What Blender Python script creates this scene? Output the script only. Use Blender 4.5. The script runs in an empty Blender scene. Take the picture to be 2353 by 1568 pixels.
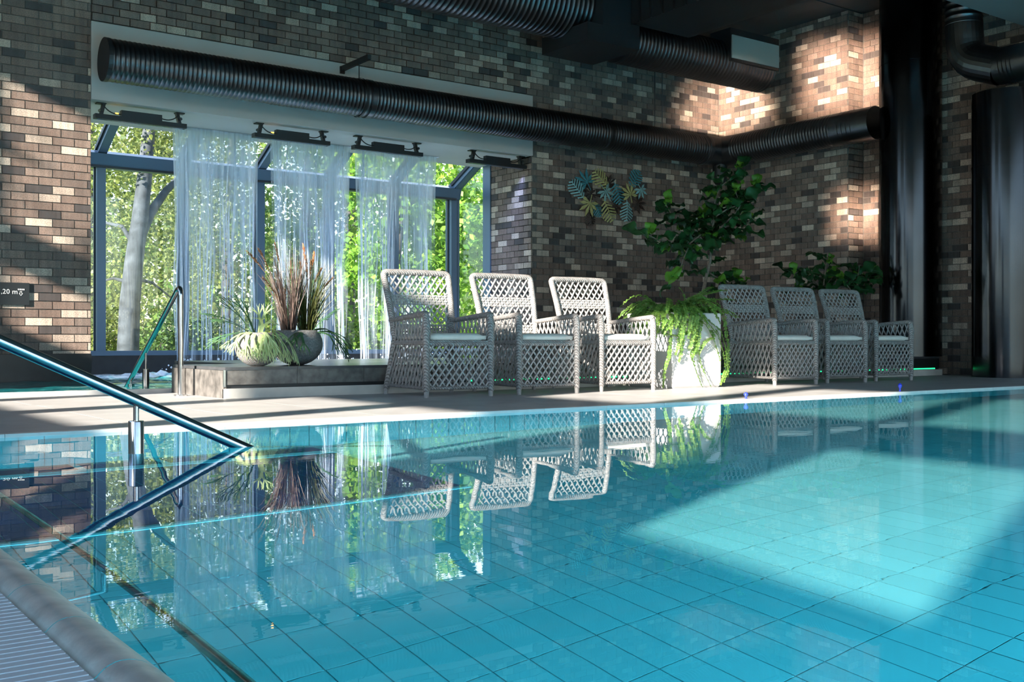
import bpy, math, random
from mathutils import Vector, Matrix, Euler
random.seed(7)
R = math.radians
SC = bpy.context.scene
COL = SC.collection

# ------------------------------------------------------------------ camera
FPX = 2458.0
CAM_H = 0.45
cam_d = bpy.data.cameras.new('camera'); cam = bpy.data.objects.new('camera', cam_d); COL.objects.link(cam)
cam.location = (0, 0, CAM_H); cam.rotation_euler = (R(90), 0, R(-36.2))
cam_d.sensor_width = 36; cam_d.lens = FPX / 2353 * 36; cam_d.clip_end = 300
SC.camera = cam
SC.view_settings.view_transform = 'Standard'; SC.view_settings.look = 'None'
SC.view_settings.gamma = 1; SC.view_settings.use_curve_mapping = False
SC.view_settings.exposure = 0.62
SC.cycles.max_bounces = 10; SC.cycles.diffuse_bounces = 4; SC.cycles.glossy_bounces = 5
SC.cycles.transmission_bounces = 6; SC.cycles.transparent_max_bounces = 48
SC.cycles.sample_clamp_indirect = 6.0

# ------------------------------------------------------------------ world and sun
world = bpy.data.worlds.new('world'); SC.world = world; world.use_nodes = True
wn = world.node_tree.nodes; wl = world.node_tree.links; wn.clear()
sky = wn.new('ShaderNodeTexSky'); sky.sky_type = 'NISHITA'; sky.sun_disc = False
SUN_AZ = 19.0     # travel direction measured from +X towards +Y
SUN_EL = 21.0
sky.sun_elevation = R(SUN_EL + 12); sky.sun_rotation = R(90 + 180 - SUN_AZ + 180); sky.air_density = 1.0; sky.dust_density = 1.5
bg = wn.new('ShaderNodeBackground'); bg.inputs['Strength'].default_value = 0.45
wo = wn.new('ShaderNodeOutputWorld')
wl.new(sky.outputs[0], bg.inputs[0]); wl.new(bg.outputs[0], wo.inputs[0])
SDIR = Vector((math.cos(R(SUN_AZ)) * math.cos(R(SUN_EL)), math.sin(R(SUN_AZ)) * math.cos(R(SUN_EL)), -math.sin(R(SUN_EL))))
sl = bpy.data.lights.new('sun', 'SUN'); sl.energy = 14.5; sl.angle = R(1.0); sl.color = (1.0, 0.91, 0.80)
so = bpy.data.objects.new('sun', sl); COL.objects.link(so); so.rotation_euler = SDIR.to_track_quat('-Z', 'Y').to_euler()
so.location = (-8, -3, 8)
try: sl.cycles.is_caustics_light = True
except Exception: pass

def area_lamp(name, loc, target, w, h, power, col, spread=180):
    l = bpy.data.lights.new(name, 'AREA'); l.shape = 'RECTANGLE'; l.size = w; l.size_y = h; l.energy = power; l.color = col
    l.spread = R(spread)
    o = bpy.data.objects.new(name, l); COL.objects.link(o); o.location = loc
    o.rotation_euler = (Vector(target) - Vector(loc)).to_track_quat('-Z', 'Y').to_euler()
    return o
# unseen warm lamps added in place of sunlight thrown up by the pool onto walls
WARM = (1.0, 0.80, 0.62)
area_lamp('added_glint_lamp', (-1.5, -0.6, 0.75), (13.0, 9.62, 4.25), 1.10, 0.95, 17, WARM, 2.0)
area_lamp('added_glint_lamp', (-2.2, 2.3, 0.95), (12.9, 11.75, 4.2), 1.25, 0.8, 16, WARM, 2.0)
area_lamp('added_glint_lamp', (-1.3, -1.0, 0.45), (13.1, 9.35, 2.25), 0.75, 0.55, 7, WARM, 2.0)
# unseen underwater lamps added to brighten the pool floor, below and behind the camera
for px_, pw_ in ((1.2, 250), (3.2, 260), (5.6, 110), (9.5, 45)):
    area_lamp('pool_fill_lamp', (px_, -2.2, -0.35), (px_ + .5, 1.2, -1.25), 1.2, 0.3, pw_, (0.16, 0.95, 1.35))

# ------------------------------------------------------------------ helpers
VX, VY = math.sin(R(36.2)), math.cos(R(36.2))
def gp(x, y, z=0.0):
    """photo pixel -> point on the horizontal plane at height z"""
    d = FPX * (CAM_H - z) / (y - 784.0); l = (x - 1176.5) / FPX * d
    return Vector((d * VX + l * VY, d * VY - l * VX, z))
def wp(x, y, Y):
    """photo pixel -> point on the vertical plane at this Y"""
    u = (x - 1176.5) / FPX; d = Y / (VY - u * VX)
    return Vector((d * (VX + u * VY), Y, CAM_H + (784.0 - y) / FPX * d))
def vp(x, y, X):
    u = (x - 1176.5) / FPX; d = X / (VX + u * VY)
    return Vector((X, d * (VY - u * VX), CAM_H + (784.0 - y) / FPX * d))

class MB:
    def __init__(s): s.v = []; s.f = []; s.m = []
    def add(s, vs, fs, mi=0):
        o = len(s.v); s.v.extend([tuple(p) for p in vs]); s.f.extend([tuple(i + o for i in f) for f in fs]); s.m.extend([mi] * len(fs)); return s
    def box(s, x0, x1, y0, y1, z0, z1, mi=0):
        return s.add([(x0,y0,z0),(x1,y0,z0),(x1,y1,z0),(x0,y1,z0),(x0,y0,z1),(x1,y0,z1),(x1,y1,z1),(x0,y1,z1)],
            [(0,3,2,1),(4,5,6,7),(0,1,5,4),(1,2,6,5),(2,3,7,6),(3,0,4,7)], mi)
    def quad(s, a, b, c, d, mi=0): return s.add([a, b, c, d], [(0, 1, 2, 3)], mi)
    def bar(s, a, b, w, h, up=(0, 0, 1), mi=0):
        a = Vector(a); b = Vector(b); t = (b - a).normalized(); u = Vector(up)
        sd = t.cross(u)
        if sd.length < 1e-4: sd = t.cross(Vector((0, 1, 0)))
        sd.normalize(); u = sd.cross(t).normalized(); sd *= w / 2; u *= h / 2
        vs = [a - sd - u, a + sd - u, a + sd + u, a - sd + u, b - sd - u, b + sd - u, b + sd + u, b - sd + u]
        return s.add(vs, [(0,1,2,3),(7,6,5,4),(0,4,5,1),(1,5,6,2),(2,6,7,3),(3,7,4,0)], mi)
    def tube(s, pts, r, n=8, caps=True, mi=0, squash=1.0):
        pts = [Vector(p) for p in pts]; N = len(pts)
        rr = r if isinstance(r, (list, tuple)) else [r] * N
        prev = None; o = len(s.v); vs = []
        for i, p in enumerate(pts):
            t = (pts[min(i + 1, N - 1)] - pts[max(i - 1, 0)])
            if t.length < 1e-9: t = Vector((0, 0, 1))
            t.normalize()
            if prev is None:
                a = Vector((0, 0, 1)) if abs(t.z) < .9 else Vector((1, 0, 0))
                x = t.cross(a).normalized()
            else:
                x = (prev - t * prev.dot(t))
                x = x.normalized() if x.length > 1e-6 else t.orthogonal().normalized()
            prev = x; y = t.cross(x)
            for k in range(n):
                an = 2 * math.pi * k / n
                vs.append(p + x * (rr[i] * math.cos(an)) + y * (rr[i] * squash * math.sin(an)))
        fs = []
        for i in range(N - 1):
            for k in range(n):
                k2 = (k + 1) % n
                fs.append((i * n + k, i * n + k2, (i + 1) * n + k2, (i + 1) * n + k))
        if caps:      # caps on their own vertices so that smooth shading stays on the shell
            c0 = len(vs); vs += vs[:n]; fs.append(tuple(range(c0 + n - 1, c0 - 1, -1)))
            c1 = len(vs); vs += vs[(N - 1) * n:N * n]; fs.append(tuple(range(c1, c1 + n)))
        return s.add(vs, fs, mi)
    def lathe(s, prof, n=24, c=(0, 0, 0), mi=0):
        vs = []; fs = []
        for (r, z) in prof:
            for k in range(n):
                an = 2 * math.pi * k / n; vs.append((c[0] + r * math.cos(an), c[1] + r * math.sin(an), c[2] + z))
        for i in range(len(prof) - 1):
            for k in range(n):
                k2 = (k + 1) % n; fs.append((i * n + k, i * n + k2, (i + 1) * n + k2, (i + 1) * n + k))
        return s.add(vs, fs, mi)
    def mesh(s, name, smooth=False):
        me = bpy.data.meshes.new(name); me.from_pydata(s.v, [], s.f)
        if smooth: me.polygons.foreach_set('use_smooth', [True] * len(me.polygons))
        if any(s.m): me.polygons.foreach_set('material_index', s.m)
        me.update(); return me
    def build(s, name, mat, parent=None, smooth=False, loc=None):
        me = s.mesh(name, smooth)
        for m in (mat if isinstance(mat, (list, tuple)) else [mat]): me.materials.append(m)
        return put(name, me, parent, loc)
def put(name, me, parent=None, loc=None, rot=None, scale=None):
    """an object from mesh data; loc is in world space also when parented"""
    o = bpy.data.objects.new(name, me); COL.objects.link(o)
    if loc is not None: o.location = loc
    if rot is not None: o.rotation_euler = rot
    if scale is not None: o.scale = scale
    if parent is not None:
        o.parent = parent
        o.matrix_parent_inverse = parent_world(parent).inverted()
    return o
def parent_world(p):
    m = Matrix.LocRotScale(p.location, p.rotation_euler, p.scale)
    if p.parent is not None: m = parent_world(p.parent) @ p.matrix_parent_inverse @ m
    return m
def tag(o, label, cat, group=None):
    o['label'] = label; o['category'] = cat
    if group: o['group'] = group
    return o
def struct(o, label=None):
    o['kind'] = 'structure'
    if label: o['label'] = label
    return o
def empty(name, loc=(0, 0, 0), rz=0.0):
    o = bpy.data.objects.new(name, None); COL.objects.link(o); o.location = loc; o.rotation_euler = (0, 0, rz); o.empty_display_size = .1
    return o
def kids(o): return [c for c in COL.objects if c.parent == o]
def copy_tree(o, parent=None):
    c = o.copy(); COL.objects.link(c); c.parent = parent
    for ch in list(o.children): copy_tree(ch, c)
    return c
def rnd(a, b): return random.uniform(a, b)
def bez(p0, p1, p2, n):
    p0, p1, p2 = Vector(p0), Vector(p1), Vector(p2)
    return [(1 - t) ** 2 * p0 + 2 * t * (1 - t) * p1 + t * t * p2 for t in [i / n for i in range(n + 1)]]
def rounded(pts, rad, n=5):
    pts = [Vector(p) for p in pts]; out = [pts[0]]
    for i in range(1, len(pts) - 1):
        a = (pts[i - 1] - pts[i]); b = (pts[i + 1] - pts[i])
        r = min(rad, a.length * .45, b.length * .45)
        out += bez(pts[i] + a.normalized() * r, pts[i], pts[i] + b.normalized() * r, n)
    out.append(pts[-1]); return out

# ------------------------------------------------------------------ materials
def nt(name):
    m = bpy.data.materials.new(name); m.use_nodes = True; n = m.node_tree.nodes; l = m.node_tree.links
    return m, n, l, n['Principled BSDF'], n['Material Output']
def coords(n, l, scale=(1, 1, 1), obj=False):
    tc = n.new('ShaderNodeTexCoord'); mp = n.new('ShaderNodeMapping'); mp.inputs['Scale'].default_value = scale
    if obj: l.new(tc.outputs['Object'], mp.inputs[0])
    else:
        g = n.new('ShaderNodeNewGeometry'); l.new(g.outputs['Position'], mp.inputs[0])
    return mp.outputs[0]
def noise(n, l, vec, scale, detail=3, rough=.5):
    t = n.new('ShaderNodeTexNoise'); t.inputs['Scale'].default_value = scale; t.inputs['Detail'].default_value = detail; t.inputs['Roughness'].default_value = rough
    l.new(vec, t.inputs['Vector']); return t.outputs['Fac']
def ramp(n, l, fac, stops, const=False):
    r = n.new('ShaderNodeValToRGB'); e = r.color_ramp.elements
    if const: r.color_ramp.interpolation = 'CONSTANT'
    while len(e) < len(stops): e.new(.5)
    for i, (p, c) in enumerate(stops): e[i].position = p; e[i].color = (*c, 1)
    l.new(fac, r.inputs[0]); return r.outputs[0]
def mixc(n, l, fac, a, b, mode='MIX'):
    x = n.new('ShaderNodeMix'); x.data_type = 'RGBA'; x.blend_type = mode
    for key, val in ((0, fac), (6, a), (7, b)):
        if hasattr(val, 'is_output'): l.new(val, x.inputs[key])
        else: x.inputs[key].default_value = val if key == 0 else (*val, 1)
    return x.outputs[2]
def bump(n, l, h, strength, dist=.01):
    b = n.new('ShaderNodeBump'); b.inputs['Strength'].default_value = strength; b.inputs['Distance'].default_value = dist
    l.new(h, b.inputs['Height']); return b.outputs[0]
def simple(name, col, rough=.5, metal=0.0, spec=.5, var=0.0, scale=6.0, bmp=0.0, bscale=60.0):
    m, n, l, p, o = nt(name)
    p.inputs['Roughness'].default_value = rough; p.inputs['Metallic'].default_value = metal; p.inputs['Specular IOR Level'].default_value = spec
    if var > 0:
        f = noise(n, l, coords(n, l), scale, 4)
        c = ramp(n, l, f, [(.3, tuple(x * (1 - var) for x in col)), (.7, tuple(min(1, x * (1 + var)) for x in col))]); l.new(c, p.inputs['Base Color'])
    else: p.inputs['Base Color'].default_value = (*col, 1)
    if bmp > 0: l.new(bump(n, l, noise(n, l, coords(n, l), bscale, 3), bmp), p.inputs['Normal'])
    return m

def brick_material(name, per_object):
    m, n, l, p, o = nt(name)
    if per_object:
        oi = n.new('ShaderNodeObjectInfo'); fac = oi.outputs['Random']
    else:
        at = n.new('ShaderNodeAttribute'); at.attribute_name = 'rnd'; fac = at.outputs['Fac']
    base = ramp(n, l, fac, [(0, (0.080, 0.067, 0.065)), (0.12, (0.220, 0.155, 0.125)), (0.3, (0.268, 0.192, 0.155)), (0.44, (0.191, 0.138, 0.114)), (0.58, (0.297, 0.218, 0.177)), (0.68, (0.230, 0.175, 0.147)), (0.77, (0.486, 0.393, 0.321)), (0.86, (0.674, 0.558, 0.455)), (0.95, (0.564, 0.461, 0.378))], True)
    v = coords(n, l)
    sp = noise(n, l, v, 85, 2, .7)
    st = noise(n, l, coords(n, l, (22, 22, 2.2)), 1.0, 3)
    c2 = mixc(n, l, ramp(n, l, sp, [(.42, (0, 0, 0)), (.60, (.75, .75, .75))]), base, mixc(n, l, .55, base, (.055, .05, .045)))
    c3 = mixc(n, l, .8, c2, ramp(n, l, st, [(.30, (.74, .73, .73)), (.62, (1.12, 1.1, 1.09))]), 'MULTIPLY')
    l.new(c3, p.inputs['Base Color']); p.inputs['Roughness'].default_value = .62; p.inputs['Specular IOR Level'].default_value = .35
    l.new(bump(n, l, sp, .25, .004), p.inputs['Normal'])
    return m
M = {}
M['brick'] = brick_material('brick_piece', True)
M['brick_far'] = brick_material('brick_field', False)
M['mortar'] = simple('mortar', (.13, .12, .11), .9, var=.25, scale=20)
M['plaster'] = simple('white_plaster', (.56, .55, .54), .75, var=.05, scale=1.5)
M['ceiling'] = simple('dark_ceiling', (.030, .040, .045), .7, var=.15, scale=.6)
M['ceiling_beam'] = simple('grey_ceiling_beam', (.20, .25, .26), .6)
M['duct'] = simple('black_duct_metal', (.13, .138, .15), .34, metal=1.0, var=.2, scale=3)
M['column'] = simple('black_column_metal', (.040, .044, .051), .16, metal=1.0, var=.18, scale=1.5)
M['black'] = simple('black_paint', (.012, .014, .016), .45)
M['blackstone'] = simple('black_stone', (.016, .018, .020), .35, var=.3, scale=8)
M['frame'] = simple('blue_grey_aluminium', (.105, .165, .235), .35, metal=.35)
M['frame_dark'] = simple('dark_gasket', (.02, .026, .034), .5)
M['steel'] = simple('polished_steel', (.56, .57, .58), .14, metal=1.0, var=.06, scale=30)
M['deck'] = simple('pale_deck_stone', (.45, .44, .43), .42, var=.10, scale=3.5, bmp=.04, bscale=40)
M['deck_base'] = simple('deck_bed', (.36, .35, .33), .8)
M['lip'] = simple('pale_pool_edge', (.66, .66, .64), .35, var=.08, scale=9)
M['coping'] = simple('worn_cream_coping', (.66, .64, .60), .30, var=.22, scale=14, bmp=.25, bscale=30)
M['grate'] = simple('white_grating', (.84, .85, .88), .5)
M['darktile'] = simple('dark_grey_stone_tile', (.115, .108, .10), .38, var=.45, scale=14)
M['slabtop'] = simple('charcoal_slab_top', (.055, .058, .062), .28, var=.25, scale=9)
M['palestone'] = simple('cream_stone_step', (.60, .585, .54), .55, var=.10, scale=7)
def emit(name, col, st):
    m, n, l, p, o = nt(name); n.remove(p); e = n.new('ShaderNodeEmission'); e.inputs[0].default_value = (*col, 1); e.inputs[1].default_value = st
    l.new(e.outputs[0], o.inputs[0]); return m
M['led_green'] = emit('green_led', (.02, 1.0, .28), 1.6)
M['led_blue'] = emit('blue_led', (.15, .25, 1.0), 5.0)
M['led_amber'] = emit('amber_led', (1.0, .45, .05), 4.0)

def water_material():
    m, n, l, p, o = nt('pool_water'); n.remove(p)
    v = coords(n, l, (1, 1, 1))
    f1 = noise(n, l, v, 2.2, 2, .5)
    f2 = noise(n, l, coords(n, l, (9, 26, 1)), 1.0, 2, .5)
    mk = noise(n, l, v, .55, 1)
    s = n.new('ShaderNodeMath'); s.operation = 'MULTIPLY'; l.new(f2, s.inputs[0])
    l.new(ramp(n, l, mk, [(.45, (0, 0, 0)), (.65, (.32, .32, .32))]), s.inputs[1])
    a = n.new('ShaderNodeMath'); a.operation = 'ADD'; l.new(f1, a.inputs[0]); l.new(s.outputs[0], a.inputs[1])
    b = bump(n, l, a.outputs[0], .035, .02)
    g = n.new('ShaderNodeBsdfGlass'); g.inputs['IOR'].default_value = 1.333; g.inputs['Roughness'].default_value = 0.0
    g.inputs['Color'].default_value = (1, 1, 1, 1); l.new(b, g.inputs['Normal'])
    l.new(g.outputs[0], o.inputs[0]); return m
M['water'] = water_material()
def glass_pane_material(name, tint=(.93, .97, .97)):
    m, n, l, p, o = nt(name); n.remove(p)
    lw = n.new('ShaderNodeLayerWeight'); lw.inputs[0].default_value = .5
    pw = n.new('ShaderNodeMath'); pw.operation = 'POWER'; pw.inputs[1].default_value = 5.0; l.new(lw.outputs['Facing'], pw.inputs[0])
    ma = n.new('ShaderNodeMath'); ma.operation = 'MULTIPLY_ADD'; ma.inputs[1].default_value = .8; ma.inputs[2].default_value = .04; l.new(pw.outputs[0], ma.inputs[0])
    t = n.new('ShaderNodeBsdfTransparent'); t.inputs[0].default_value = (*tint, 1)
    g = n.new('ShaderNodeBsdfGlossy'); g.inputs['Roughness'].default_value = .02
    x = n.new('ShaderNodeMixShader'); l.new(ma.outputs[0], x.inputs[0]); l.new(t.outputs[0], x.inputs[1]); l.new(g.outputs[0], x.inputs[2])
    l.new(x.outputs[0], o.inputs[0]); return m
M['pane'] = glass_pane_material('window_glass')
def tile_material(name, col, var, grp):
    m, n, l, p, o = nt(name)
    if grp:
        oi = n.new('ShaderNodeObjectInfo'); fac = oi.outputs['Random']
    else:
        at = n.new('ShaderNodeAttribute'); at.attribute_name = 'rnd'; fac = at.outputs['Fac']
    c = ramp(n, l, fac, [(0, tuple(x * (1 - var) for x in col)), (1, tuple(min(1, x * (1 + var)) for x in col))])
    l.new(c, p.inputs['Base Color']); p.inputs['Roughness'].default_value = .4; return m
AQUA = (.09, .30, .315)
M['tile'] = tile_material('aqua_tile', AQUA, .05, True)
M['tile_far'] = tile_material('aqua_tile_field', AQUA, .05, False)
M['grout'] = simple('pool_grout', (.07, .25, .265), .8)
NAVY = (.012, .018, .085)
M['navy'] = tile_material('navy_tile', NAVY, .25, True)
M['navy_far'] = tile_material('navy_tile_field', NAVY, .25, False)
M['strip'] = simple('pale_aqua_strip', (.3, .55, .55), .4)
# ================================================================== THE SETTING
YA = 12.0        # back brick wall
XB, XB2 = 12.93, 13.28   # right brick wall and its set-back part
XO0, XO1 = 3.15, 9.12    # opening towards the glazed bay
YG = 14.0        # bay glazing
ZC = 5.2         # ceiling
XF = -2.5        # window wall on the left, outside the frame
PX0, PX1, PY0, PY1 = 0.47, 12.3, -4.5, 5.57   # pool
PD = -1.25

def to_px(p):
    d = p[0] * VX + p[1] * VY; l = p[0] * VY - p[1] * VX
    if d < .2: return None
    return 1176.5 + FPX * l / d, 784 + FPX * (CAM_H - p[2]) / d, d
def rnd_attr(me, vals):
    a = me.attributes.new('rnd', 'FLOAT', 'FACE'); a.data.foreach_set('value', vals)

BC, BL, BS, GAP = 0.087, 0.270, 0.222, 0.010
_bm = {}
def brick_mesh(L, axis):
    k = (round(L, 3), axis)
    if k not in _bm:
        m = MB(); a, h, d = L / 2, (BC - GAP) / 2, .012
        if axis == 'x': m.box(-a, a, -d, d, -h, h)
        else: m.box(-d, d, -a, a, -h, h)
        me = m.mesh('brick'); me.materials.append(M['brick']); _bm[k] = me
    return _bm[k]
def lay_bricks(parent, axis, const, t0, t1, z0, z1, nmax, holes=(), phase=0.0, k=.82):
    """bricks proud of the plane (axis x: plane Y=const facing -Y; axis y: plane X=const facing -X)"""
    out = []; bl_, bs_ = BL * k, BS * k; per = bl_ + bs_; r0 = int(math.floor(z0 / BC)); r = r0
    while r * BC < z1 - .02:
        za, zb = max(r * BC, z0), min((r + 1) * BC, z1)
        t = t0 - per * 2 + ((phase + (.276 * per if r % 2 else 0)) % per)
        q_ = 0
        while t < t1:
            L = bl_ if q_ % 2 == 0 else bs_
            a, b = max(t, t0), min(t + L, t1); t += L; q_ += 1
            if b - a < .03 or zb - za < .03: continue
            c, zc = (a + b) / 2, (za + zb) / 2
            if any(h[0] - .01 < c < h[1] + .01 and h[2] - .01 < zc < h[3] + .01 for h in holes): continue
            for h in holes:
                if h[2] < zc < h[3]:
                    if a < h[0] < b: b = h[0]
                    if a < h[1] < b: a = h[1]
            p = (c, const, zc) if axis == 'x' else (const, c, zc)
            q = to_px(p)
            vis = q is not None and -60 < q[0] < 2413 and -30 < q[1] < 900
            out.append((vis, -q[2] if q else -99, a, b, za, zb))
        r += 1
    out.sort(reverse=True)
    single = [o for o in out[:nmax] if o[0]]; rest = out[len(single):]
    for (v, q, a, b, za, zb) in single:
        L = round((b - a) - GAP, 3)
        full = abs((zb - za) - BC) < .002
        c, zc = (a + b) / 2, (za + zb) / 2
        loc = (c, const, zc) if axis == 'x' else (const, c, zc)
        put('brick', brick_mesh(L, axis), parent, loc, scale=None if full else (1, 1, (zb - za - GAP) / (BC - GAP)))
    if rest:
        m = MB(); vals = []; d = .012; g = GAP / 2
        for (v, q, a, b, za, zb) in rest:
            if axis == 'x': m.add([(a+g,const-d,za+g),(b-g,const-d,za+g),(b-g,const-d,zb-g),(a+g,const-d,zb-g),(a+g,const+d,za+g),(b-g,const+d,za+g),(b-g,const+d,zb-g),(a+g,const+d,zb-g)], [(0,1,2,3),(0,4,5,1),(1,5,6,2),(2,6,7,3),(3,7,4,0)])
            else: m.add([(const-d,a+g,za+g),(const-d,b-g,za+g),(const-d,b-g,zb-g),(const-d,a+g,zb-g),(const+d,a+g,za+g),(const+d,b-g,za+g),(const+d,b-g,zb-g),(const+d,a+g,zb-g)], [(3,2,1,0),(1,5,4,0),(2,6,5,1),(3,7,6,2),(0,4,7,3)])
            vals += [random.random()] * 5
        o = m.build('brick_field', M['brick_far'], parent); rnd_attr(o.data, vals); o['kind'] = 'stuff'

# --- brick walls (backing + bricks)
w = MB().box(XF - .3, XO0, YA, YA + .3, -.6, ZC).build('wall_left', M['mortar']); struct(w, 'brick wall with sun patches left of the waterfall window')
lay_bricks(w, 'x', YA, 1.75, XO0, .31, ZC, 300, phase=.11, k=1.0)
MB().box(XF, XO0 + .0, YA - .03, YA + .01, -.5, .31).build('black_plinth', M['blackstone'], w)
w = MB()
w.box(XO0, XO1, YA + .02, YA + .3, 3.90, ZC).box(XO1, XB, YA, YA + .3, -.1, ZC)
w = w.build('wall_back', M['mortar']); struct(w, 'brick back wall behind the wicker chairs')
lay_bricks(w, 'x', YA, XO0, XB - .012, .244, ZC, 300, holes=[(XO0 - .02, XO1, -1, 3.90)], phase=.3)
w = MB().box(XO1, XO1 + .3, YA + .02, 12.97, -.1, 3.06).build('wall_reveal', M['mortar']); struct(w, 'brick reveal at the right side of the bay')
lay_bricks(w, 'y', XO1, YA - .012, 12.97, .244, 3.06, 300, phase=.07)
w = MB().box(XB, XB + .6, 9.52, YA, -.1, ZC).build('wall_right', M['mortar']); struct(w, 'brick right wall with warm patches from added lamps')
lay_bricks(w, 'y', XB, 9.508, YA - .012, .244, ZC, 300, phase=.2)
w = MB().box(XB + .01, XB2, 9.52, 9.6, -.1, ZC).build('wall_return', M['mortar']); struct(w, 'short brick return beside the black columns')
lay_bricks(w, 'x', 9.52, XB - .012, XB2 - .012, .244, ZC, 200, phase=.02)
w = MB().box(XB2, XB2 + .3, -6.0, 9.52, -.1, ZC).build('wall_recess', M['mortar']); struct(w, 'recessed brick wall behind the black columns')
lay_bricks(w, 'y', XB2, 6.0, 9.508, 0, ZC, 260, phase=.16)

# --- left window wall (unseen, openings shaped for the sun patches), rear window wall, ceiling
w = MB(); T = .12
ys = [-.09 + 1.53 * k for k in range(-4, 8)]
zl = [(1.63, 2.58), (3.17, 4.38)]
rows = {5: [(3.17, 4.38)], 6: [zl[0], (3.17, 4.60)], 7: [zl[0], (3.80, 5.00)], 8: [(1.63, 3.02), (3.17, 4.38)], 10: [(2.58, 3.22), (3.62, 5.15)], 11: [(2.58, 3.22), (3.62, 5.15)]}
w.box(XF - T, XF, -6.2, ys[0] - .15, -.2, ZC)
for i, y0 in enumerate(ys):          # one window bay after the other: piers, parapet, spandrel, head
    ya, yb = y0 - .15, (ys[i + 1] - .15 if i + 1 < len(ys) else YA)
    w.box(XF - T, XF, ya, y0, -.2, ZC).box(XF - T, XF, y0 + 1.23, yb, -.2, ZC)
    zz = -.2
    for za, zb in rows.get(i, zl): w.box(XF - T, XF, y0, y0 + 1.23, zz, za); zz = zb
    w.box(XF - T, XF, y0, y0 + 1.23, zz, ZC)
struct(w.build('wall_windows', M['plaster']), 'window wall on the pool deck side')
w = MB().box(XF - T, XB2, -6.3, -6.2, -.2, .12).box(XF - T, XB2, -6.3, -6.2, 4.95, ZC)  # unseen wall, openings kept large to let in more sky light
for k in range(9): w.box(XF + 1.95 * k - .08, XF + 1.95 * k + .08, -6.3, -6.2, .12, 4.95)
struct(w.build('wall_rear', M['plaster']), 'rear window wall')
w = MB().box(XF - T, XB2 + .3, -6.3, YA + .3, ZC, ZC + .2).build('ceiling', M['ceiling']); struct(w, 'dark painted ceiling')
struct(MB().box(10.4, 13.2, 3.2, 7.03, 4.40, ZC - .002).build('trim_2', M['ceiling_beam']), 'grey bulkhead below the ceiling at the top right')
MB().box(XB - 1.0, XB + .3, 9.5, YA, ZC - .015, ZC + .01).build('ceiling_panel', M['ceiling'], w)

# --- white lintel panel with soffit over the opening
l0 = MB().box(XO0, XO1 + .004, YA - .03, YA + .03, 3.06, 3.90).build('trim_1', M['plaster']); struct(l0, 'wide white plaster lintel panel above the waterfall')
MB().box(XO0 - .5, XO1, YA + .03, 13.28, 3.06, 3.20).build('soffit', M['plaster'], l0)

# --- pool shell
sh = MB()
PXW = -.75     # the basin wall is set back below the overflow channel
sh.box(PXW - .1, PX1 + .1, PY0 - .1, PY1 + .1, PD - .15, PD - .004)
sh.quad((PXW, PY0, PD - .004), (PXW, PY1, PD - .004), (PXW, PY1, -.013), (PXW, PY0, -.013)).box(PX1, PX1 + .1, PY0, PY1, PD - .004, -.02)
sh.box(PXW - .1, PX1 + .1, PY1, PY1 + .1, PD - .004, -.02).box(PXW - .1, PX1 + .1, PY0 - .1, PY0, PD - .004, -.02)
sh = sh.build('pool_basin', M['grout']); struct(sh, 'tiled swimming pool basin under turquoise water')
TX, TY = .1172, .2495
tm = {}
for key, mat in (('a', 'tile'), ('n', 'navy')):
    m = MB(); g = .0022
    m.add([(-TX/2+g,-TY/2+g,0),(TX/2-g,-TY/2+g,0),(TX/2-g,TY/2-g,0),(-TX/2+g,TY/2-g,0),(-TX/2+g,-TY/2+g,-.004),(TX/2-g,-TY/2+g,-.004),(TX/2-g,TY/2-g,-.004),(-TX/2+g,TY/2-g,-.004)], [(0,1,2,3),(0,4,5,1),(1,5,6,2),(2,6,7,3),(3,7,4,0)])
    tm[key] = m.mesh('tile'); tm[key].materials.append(M[mat])
cells = []
nx0 = int((PXW - 1.475) / TX); y0k = int((PY0 - 2.51) / TY)
for i in range(nx0, nx0 + int((PX1 - PXW) / TX)):
    for j in range(y0k, y0k + int((PY1 - PY0) / TY)):
        cx_, cy_ = 1.475 + (i + .5) * TX, 2.51 + (j + .5) * TY
        if cx_ > PX1 - TX / 2 or cy_ > PY1 - TY * .3: continue
        Lp = math.hypot(cx_, cy_); s_ = max(Lp - 1.31, .05) / Lp
        q = to_px((cx_ * s_, cy_ * s_, 0))
        vis = q is not None and -20 < q[0] < 2380 and q[1] < 1600
        cells.append((not vis, Lp, cx_, cy_))
cells.sort()
fld = {'a': (MB(), []), 'n': (MB(), [])}
for k, (nv, Lp, cx_, cy_) in enumerate(cells):
    key = 'n' if (cx_ < 2.66 and cy_ > 3.97) else 'a'
    if k < 290 and not nv: put('tile', tm[key], sh, (cx_, cy_, PD))
    else:
        m, v = fld[key]; a, b, g = TX / 2, TY / 2, .0022
        m.add([(cx_-a+g,cy_-b+g,PD),(cx_+a-g,cy_-b+g,PD),(cx_+a-g,cy_+b-g,PD),(cx_-a+g,cy_+b-g,PD)], [(0, 1, 2, 3)]); v.append(random.random())
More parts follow.
